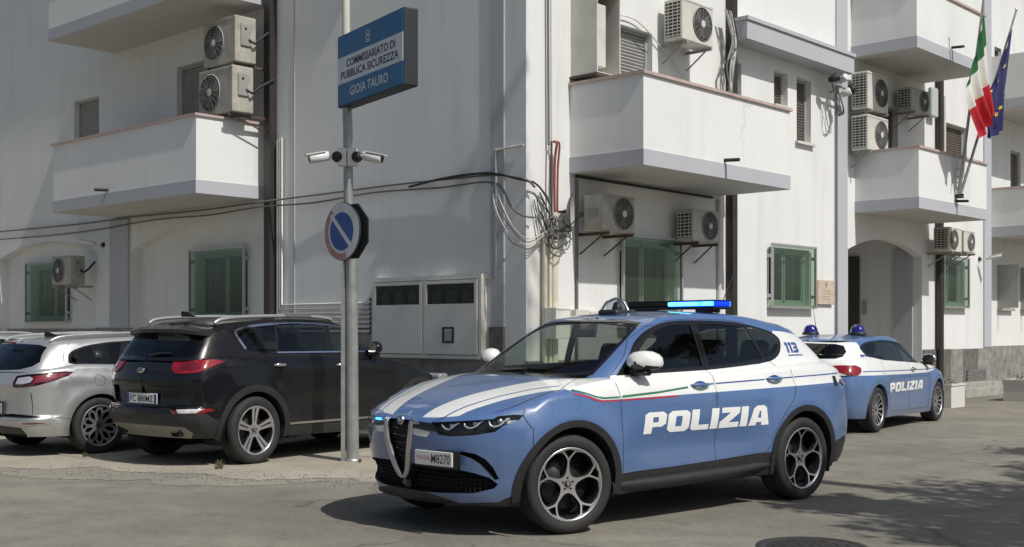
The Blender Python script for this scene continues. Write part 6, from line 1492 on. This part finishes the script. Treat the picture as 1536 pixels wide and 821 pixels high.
# round no parking sign with a second dark plate behind
nrm = Vector((-.706, -.708, 0)); Ms = Matrix.Translation((-1.815, 12.80, 2.47)) @ Matrix.Rotation(math.atan2(nrm.y, nrm.x)+PI/2, 4, 'Z')
s_ = empty('no_parking_sign', 'faded round blue no parking sign on the galvanised pole', 'road sign', M=Ms)
m = MB(); m.lathe([(0, 0), (.31, 0), (.312, .006), (.31, .018), (0, .018)], 'sign_back', 40, 'y')
m.build('plate', s_)
m = MB(); m.lathe([(0, -.003), (.305, -.003)], 'sign_white', 40, 'y'); m.lathe([(.235, -.0045), (.300, -.0045)], 'nopark_red', 40, 'y', a0=2.2, a1=5.0); m.lathe([(0, -.0046), (.205, -.0046)], 'nopark_blue', 40, 'y')
a = math.radians(45); u = (math.cos(a), math.sin(a)); m.add([(-u[0]*.26-.026*u[1]*1, -.006, u[1]*.26-.026*u[0]), (-u[0]*.26+.026*u[1], -.006, u[1]*.26+.026*u[0]), (u[0]*.26+.026*u[1], -.006, -u[1]*.26+.026*u[0]), (u[0]*.26-.026*u[1], -.006, -u[1]*.26-.026*u[0])], [(0, 1, 2, 3)], 'sign_white'); m.build('face', s_)
m = MB(); n = 8; m.M = Matrix.Translation((.06, .075, 0)); m.prism([(.315*math.cos(PI/8+k*PI/4), .315*math.sin(PI/8+k*PI/4)) for k in range(n)], 0, .015, 'sign_back')
o = m.build('sign_plate'); o.matrix_world = Ms; tag(o, 'dark octagonal sign seen from its back behind the no parking sign', 'road sign')
# twin cameras on the pole
c_ = empty('pole_camera', 'white junction box with two bullet cameras on the sign pole', 'camera', (-1.765, 12.93, 3.27), 0, 'security cameras'); c_.scale = (1.12, 1.12, 1.12)
m = MB(); m.rbox(-.095, -.004, -.10, -.0, -.085, .085, 'cam_white', .015); m.rbox(.004, .095, -.10, 0, -.085, .085, 'cam_white', .015); m.build('junction_box', c_)
for sd in (-1, 1):
    m = MB(); m.M = Matrix.Translation((sd*.095, -.09, .0)); m.lathe([(0, -.055), (.035, -.045), (.052, -.01), (.052, .03), (.0, .03)], 'ac_dark', 16, 'y'); m.build('swivel', c_)
    M_ = Matrix.Translation((sd*.235, -.14, -.01)) @ Matrix.Rotation(sd*1.25, 4, 'Z') @ Matrix.Rotation(.22 if sd < 0 else .22, 4, 'X'); bullet(c_, M_ @ Matrix.Diagonal((1.35, .72, 1.35, 1)), 1.0)
# illuminated police station sign box
Mb = Matrix.Translation((-1.885, 12.98, 4.20)) @ Matrix.Rotation(math.atan2(-1.25, .83), 4, 'Z')
b_ = empty('station_sign', 'blue and white police station sign box high on the pole', 'sign', M=Mb)
W_, H_ = 1.50, .77; z0 = -H_/2
m = MB(); m.rbox(0, W_, 0, .16, z0, z0+H_, 'sign_edge', .015); m.build('box', b_)
m = MB(); e = .015
m.box(e, W_-e, -.006, .003, z0+e, z0+H_*.315, 'sign_blue'); m.box(e, W_-e, -.006, .003, z0+H_*.335, z0+H_*.665, 'sign_white'); m.box(e, W_-e, -.006, .003, z0+H_*.685, z0+H_-e, 'sign_blue')
m.box(e, W_-e, -.005, .002, z0+H_*.315, z0+H_*.335, 'sign_white'); m.box(e, W_-e, -.005, .002, z0+H_*.665, z0+H_*.685, 'sign_white'); m.build('panel', b_)
m = MB(); text_on(m, 'COMMISSARIATO DI', .115, Matrix.Translation((W_*.52, -.008, z0+H_*.575)), 'sign_text', .0022, fit=1.10); m.build('lettering', b_); m = MB(); text_on(m, 'PUBBLICA SICUREZZA', .115, Matrix.Translation((W_*.50, -.008, z0+H_*.425)), 'sign_text', .0022, fit=1.30); m.build('lettering', b_); m = MB()
text_on(m, 'GIOIA TAURO', .135, Matrix.Translation((W_*.50, -.008, z0+H_*.175)), 'sign_white', .002, fit=.86); m.build('lettering', b_); m = MB()
m.M = Matrix.Translation((W_*.49, -.008, z0+H_*.84)); star = [(.030*(1 if k % 2 == 0 else .42)*math.sin(k*PI/5), .030*(1 if k % 2 == 0 else .42)*math.cos(k*PI/5)) for k in range(10)]
m.add([(x, 0, z) for x, z in star], [tuple(range(10))], 'sign_white'); m.tube([(.045*math.cos(a), 0, .05*math.sin(a)) for a in np.arange(21)*2*PI/20], .005, 'sign_white', 5, cap=False); m.tube([(-.05, 0, -.058), (-.02, 0, -.068), (.02, 0, -.068), (.05, 0, -.058)], .006, 'sign_white', 5); m.build('emblem', b_)
m = MB(); 
for z in (.24, -.27): m.box(-.09, .06, .05, .09, z-.02, z+.02, 'ac_dark')
m.tube([(.16, .08, z0), (.10, .08, z0-.10), (.09, .06, z0-.3)], .008, 'cable_grey', 5); m.build('bracket', b_)
# ---------------------------------------------------------------- flags
def flagpole(p0, p1, label):
    m = MB(); m.M = MR; m.tube([p0, p1], [.03, .02], 'galvanised', 8); t = Vector(p1); m.lathe([(0, .06), (.03, .03), (.025, 0)], 'satin_metal', 10, 'z', tuple(t)); return tag(m.build('flagpole'), label, 'flagpole', 'flagpoles on the entrance balcony')
flagpole((10.93, -1.33, 4.02), (10.52, -1.98, 7.75), 'flagpole carrying the Italian flag on the entrance balcony'); flagpole((11.0, -1.33, 4.02), (11.72, -2.12, 7.55), 'flagpole carrying the European flag on the entrance balcony')
m = MB(); m.M = MR; m.lathe([(.09, 0), (.07, .02), (.05, .04)], 'ac_dark', 12, 'z', (10.96, -1.33, 3.95)); m.tube([(10.96, -1.26, 4.0), (10.96, -1.4, 4.0)], .03, 'ac_dark', 6)
for s in (-1, 1): m.tube(spline([(10.94+.02*s, -1.3, 4.1), (10.94+.14*s, -1.3, 4.3), (10.94+.12*s, -1.34, 4.55), (10.94+.2*s, -1.3, 4.8)], 4), .008, 'galvanised', 5)
for z in (4.35, 4.5): m.tube([(10.8, -1.31, z), (11.12, -1.33, z)], .010, 'galvanised', 5)
tag(m.build('flag_holder'), 'metal bracket holding both flagpoles on the balcony front', 'bracket')
def flag(hoist_a, hoist_b, tip_a, tip_b, bulge, mats, name, label, folds, amp, stars=False, thick=.006):
    """cloth between a hoist edge (a top, b bottom) and a hanging fly edge"""
    nu, nv = 40, 26; A, B, C_, D = [np.array(v) for v in (hoist_a, hoist_b, tip_a, tip_b)]; G_ = {}
    P_ = np.zeros((nu+1, nv+1, 3))
    for i in range(nu+1):
        for j in range(nv+1):
            u, v = i/nu, j/nv; top = A+(C_-A)*u; bot = B+(D-B)*u; p = top*(1-v)+bot*v
            p = p+np.array(bulge)*math.sin(PI*min(1, u*1.1))*v
            ph = v*folds*2*PI+u*1.5; a_ = amp*(.25+u)*(.4+.6*math.sin(PI*v)); p = p+np.array([.35*math.cos(ph*1.0)*a_, math.sin(ph)*a_, .0])
            p[2] -= .10*math.sin(PI*v)*u*(1-u)
            P_[i, j] = p
    m = MB(); m.M = MR; idx = lambda i, j: i*(nv+1)+j; V = P_.reshape(-1, 3)
    for k, mt in enumerate(mats):
        a, b_ = nu*k//len(mats), nu*(k+1)//len(mats); fs = [(idx(i, j), idx(i+1, j), idx(i+1, j+1), idx(i, j+1)) for i in range(a, b_) for j in range(nv)]
        m.add(V, fs, mt, smooth=True)
    if stars:
        for k in range(12):
            a = 2*PI*k/12; i, j = int(nu*(.5+.27*math.cos(a))), int(nv*(.5+.34*math.sin(a))); p = P_[i, j]; e1 = P_[min(i+1, nu), j]-p; e2 = P_[i, min(j+1, nv)]-p; e1 /= np.linalg.norm(e1); e2 /= np.linalg.norm(e2); n_ = np.cross(e1, e2); n_ /= np.linalg.norm(n_)
            if n_[1] > 0: n_ = -n_
            pts = [p+n_*.012+(e1*math.sin(q*PI/5)+e2*math.cos(q*PI/5))*.055*(1 if q % 2 == 0 else .42) for q in range(10)]; m.add(pts, [tuple(range(10))], 'star_yellow')
    o = m.build(name); return tag(o, label, 'flag', 'flags on the entrance balcony')
flag((10.53, -1.96, 7.30), (10.40, -1.78, 6.15), (10.98, -1.95, 5.55), (10.40, -1.95, 4.95), (-.42, 0, .10), ['flag_green', 'flag_white', 'flag_red'], 'italian_flag', 'green white and red Italian flag hanging from its pole', 3.0, .09)
flag((11.62, -2.08, 7.20), (11.36, -1.80, 6.05), (11.30, -2.0, 5.25), (10.62, -2.0, 4.95), (-.22, 0, .1), ['flag_navy'], 'european_flag', 'navy blue European flag with yellow stars, hanging folded', 2.6, .08, True)
# ---------------------------------------------------------------- planters
def planter(x, y, w_, d, h, label, seed, plab):
    r = empty('planter', label, 'planter', group='planters by the entrance', M=onwall(MR, x, y, 0))
    m = MB()
    for a, b_, c_, e_ in ((0, w_, 0, .05), (0, w_, d-.05, d), (0, .05, .05, d-.05), (w_-.05, w_, .05, d-.05)): m.box(a, b_, c_, e_, .0, h, 'concrete_white')
    m.box(-.015, w_+.015, -.015, .055, h, h+.035, 'concrete_white'); m.box(-.015, w_+.015, d-.055, d+.015, h, h+.035, 'concrete_white'); m.box(-.015, .055, .055, d-.055, h, h+.035, 'concrete_white'); m.box(w_-.055, w_+.015, .055, d-.055, h, h+.035, 'concrete_white'); m.build('trough', r)
    m = MB(); m.box(.05, w_-.05, .05, d-.05, h-.06, h-.05, 'pot_soil'); m.build('soil', r)
    m = MB(); rr = random.Random(seed)
    for i in range(int(260*w_)):
        px, py, pz = rr.uniform(.04, w_-.04), rr.uniform(.04, d-.04), h-.03+abs(rr.gauss(0, .09)); s = rr.uniform(.015, .035); a = rr.uniform(0, 6.28); t = rr.uniform(-.6, .9)
        u = Vector((math.cos(a), math.sin(a), t)).normalized()*s; v = Vector((-math.sin(a), math.cos(a), rr.uniform(-.4, .4))).normalized()*s*.5; c0 = Vector((px, py, pz))
        m.add([c0-u, c0+v, c0+u, c0-v], [(0, 1, 2, 3)], rr.choice(['dry_leaf', 'dry_leaf', 'leaf_green', 'dry_leaf']))
    o = m.build('plant'); o.matrix_world = onwall(MR, x, y, 0); tag(o, plab, 'plant', 'plants in the planters')
planter(9.62, -1.72, .62, .42, .40, 'small white planter partly hidden by the police hatchback', 3, 'low dark red plants in the small white planter')
planter(12.45, -2.15, 1.5, .55, .40, 'long pale concrete planter at the right edge of the view', 4, 'dark plants in the long planter at right edge')
# ---------------------------------------------------------------- trees beyond the frame that throw the ground and wall shadows
def tree(name, base, top, crown, n, leaf, label, seed, trunk_r=.16):
    r = empty(name, label, 'tree', base, group='street trees beside the road'); rr = random.Random(seed); b0 = Vector(base); t = Vector(top)-b0
    m = MB(); pts = [Vector((0, 0, 0)), t*.35+Vector((.1, .05, 0)), t*.7+Vector((-.08, .1, 0)), t]; m.tube(spline([tuple(p) for p in pts], 6), [trunk_r*(1-.6*i/18) for i in range(19)], 'bark', 10); m.build('trunk', r)
    lm = MB(); cl = []
    for (cx, cy, cz, rad_) in crown:
        c_ = Vector((cx, cy, cz))-b0; cl.append((c_, rad_)); st = t*rr.uniform(.6, .95); mid = (st+c_)/2+Vector((0, 0, .15)); lm.tube(spline([tuple(st), tuple(mid), tuple(c_)], 5), [trunk_r*.38*(1-.75*i/10) for i in range(11)], 'bark', 6)
        for k in range(7):
            d_ = Vector((rr.gauss(0, 1), rr.gauss(0, 1), rr.gauss(0, .5))).normalized()*rad_*.9; lm.tube([tuple(c_-d_*.1), tuple(c_+d_*.5+Vector((0, 0, .05))), tuple(c_+d_)], [trunk_r*.1, trunk_r*.06, trunk_r*.02], 'bark', 4)
    lm.build('limbs', r); m = MB()
    for c_, rad_ in cl:
        for k in range(n):
            d_ = Vector((rr.gauss(0, 1), rr.gauss(0, 1), rr.gauss(0, .65))); d_ = d_.normalized()*rad_*(rr.random()**.45)*rr.uniform(.7, 1.1); p = c_+d_; s = leaf*rr.uniform(.6, 1.4); a = rr.uniform(0, 6.28); e = rr.uniform(-.9, .9)
            u = Vector((math.cos(a)*math.cos(e), math.sin(a)*math.cos(e), math.sin(e)))*s; v = u.orthogonal().normalized()*s*.45; v.rotate(Matrix.Rotation(rr.uniform(0, 3), 3, u.normalized()))
            m.add([p-u, p+v, p+u, p-v], [(0, 1, 2, 3)], 'leaf_green' if rr.random() < .65 else 'leaf_light')
    m.build('crown', r); return r
tree('broadleaf_tree', (9.6, 6.6, 0), (8.9, 6.9, 4.7), [(5.6, 6.6, 5.1, .62), (6.6, 6.0, 5.2, .9), (7.4, 7.0, 5.3, 1.05), (6.3, 5.0, 5.4, .8), (8.3, 6.2, 5.6, 1.2), (7.6, 5.0, 5.5, .95), (9.4, 7.4, 5.9, 1.1), (9.0, 8.8, 5.3, .9), (9.2, 10.6, 5.2, .62), (10.2, 10.1, 5.3, .8), (8.3, 8.2, 5.1, .6)], 950, .085, 'leafy street tree at the roadside beyond the right edge', 8)
tree('pine_tree', (11.5, 1.5, 0), (7.6, 6.2, 14.6), [(5.6, 8.9, 15.2, .75), (4.6, 9.5, 15.6, .6), (6.7, 7.6, 15.6, .9), (7.9, 6.6, 15.9, 1.0), (5.2, 8.4, 14.6, .45), (3.9, 10.1, 16.0, .4)], 330, .11, 'tall leaning pine at the roadside behind the viewer', 12, .20)

# ---------------------------------------------------------------- unseen house and trees behind the viewer, added for car reflections
hs = empty('reflection_house', 'plain beige two-storey house across the road behind the viewer, added for car reflections', 'building', (0, -16, 0), math.radians(8))
m = MB(); wall_face(m, rect(-9, 11, 0, 6.6), [rect(a, a+1.1, z, z+1.5) for a in (-7, -4, -1, 2, 5, 8) for z in (1.0, 4.1)], 0, 'box_cream', -.15)
m.M = Matrix(); m.add([(-9, 0, 0), (-9, -8, 0), (-9, -8, 6.6), (-9, 0, 6.6)], [(0, 1, 2, 3)], 'box_cream'); m.add([(11, 0, 0), (11, -8, 0), (11, -8, 6.6), (11, 0, 6.6)], [(0, 1, 2, 3)], 'box_cream'); m.add([(-9, -8, 0), (11, -8, 0), (11, -8, 6.6), (-9, -8, 6.6)], [(0, 1, 2, 3)], 'box_cream'); m.build('wall', hs)
m = MB(); m.prism([(-9.4, 6.6), (11.4, 6.6), (11.4, 6.8), (-9.4, 6.8)], -8.4, .4, 'rust_brown'); m.build('roof', hs)
for a in (-7, -4, -1, 2, 5, 8):
    for z in (1.0, 4.1): m = MB(); m.box(a, a+1.1, -.2, -.16, z, z+1.5, 'room_dark'); m.box(a-.06, a+1.16, -.02, .06, z-.08, z-.002, 'concrete'); m.build('window', hs)
tree('reflection_tree', (-6.5, -11, 0), (-6.3, -11, 4.2), [(-6.5, -11, 4.8, 1.7), (-5.2, -10.6, 4.2, 1.3), (-7.8, -11.4, 4.3, 1.4)], 420, .17, 'round-crowned tree in front of the house behind the viewer, added for car reflections', 21)
tree('reflection_tree', (5.5, -12, 0), (5.6, -12, 4.6), [(5.5, -12, 5.4, 1.9), (6.9, -11.6, 4.7, 1.4), (4.0, -12.4, 4.8, 1.4)], 420, .17, 'taller tree behind the viewer, added for car reflections', 22)
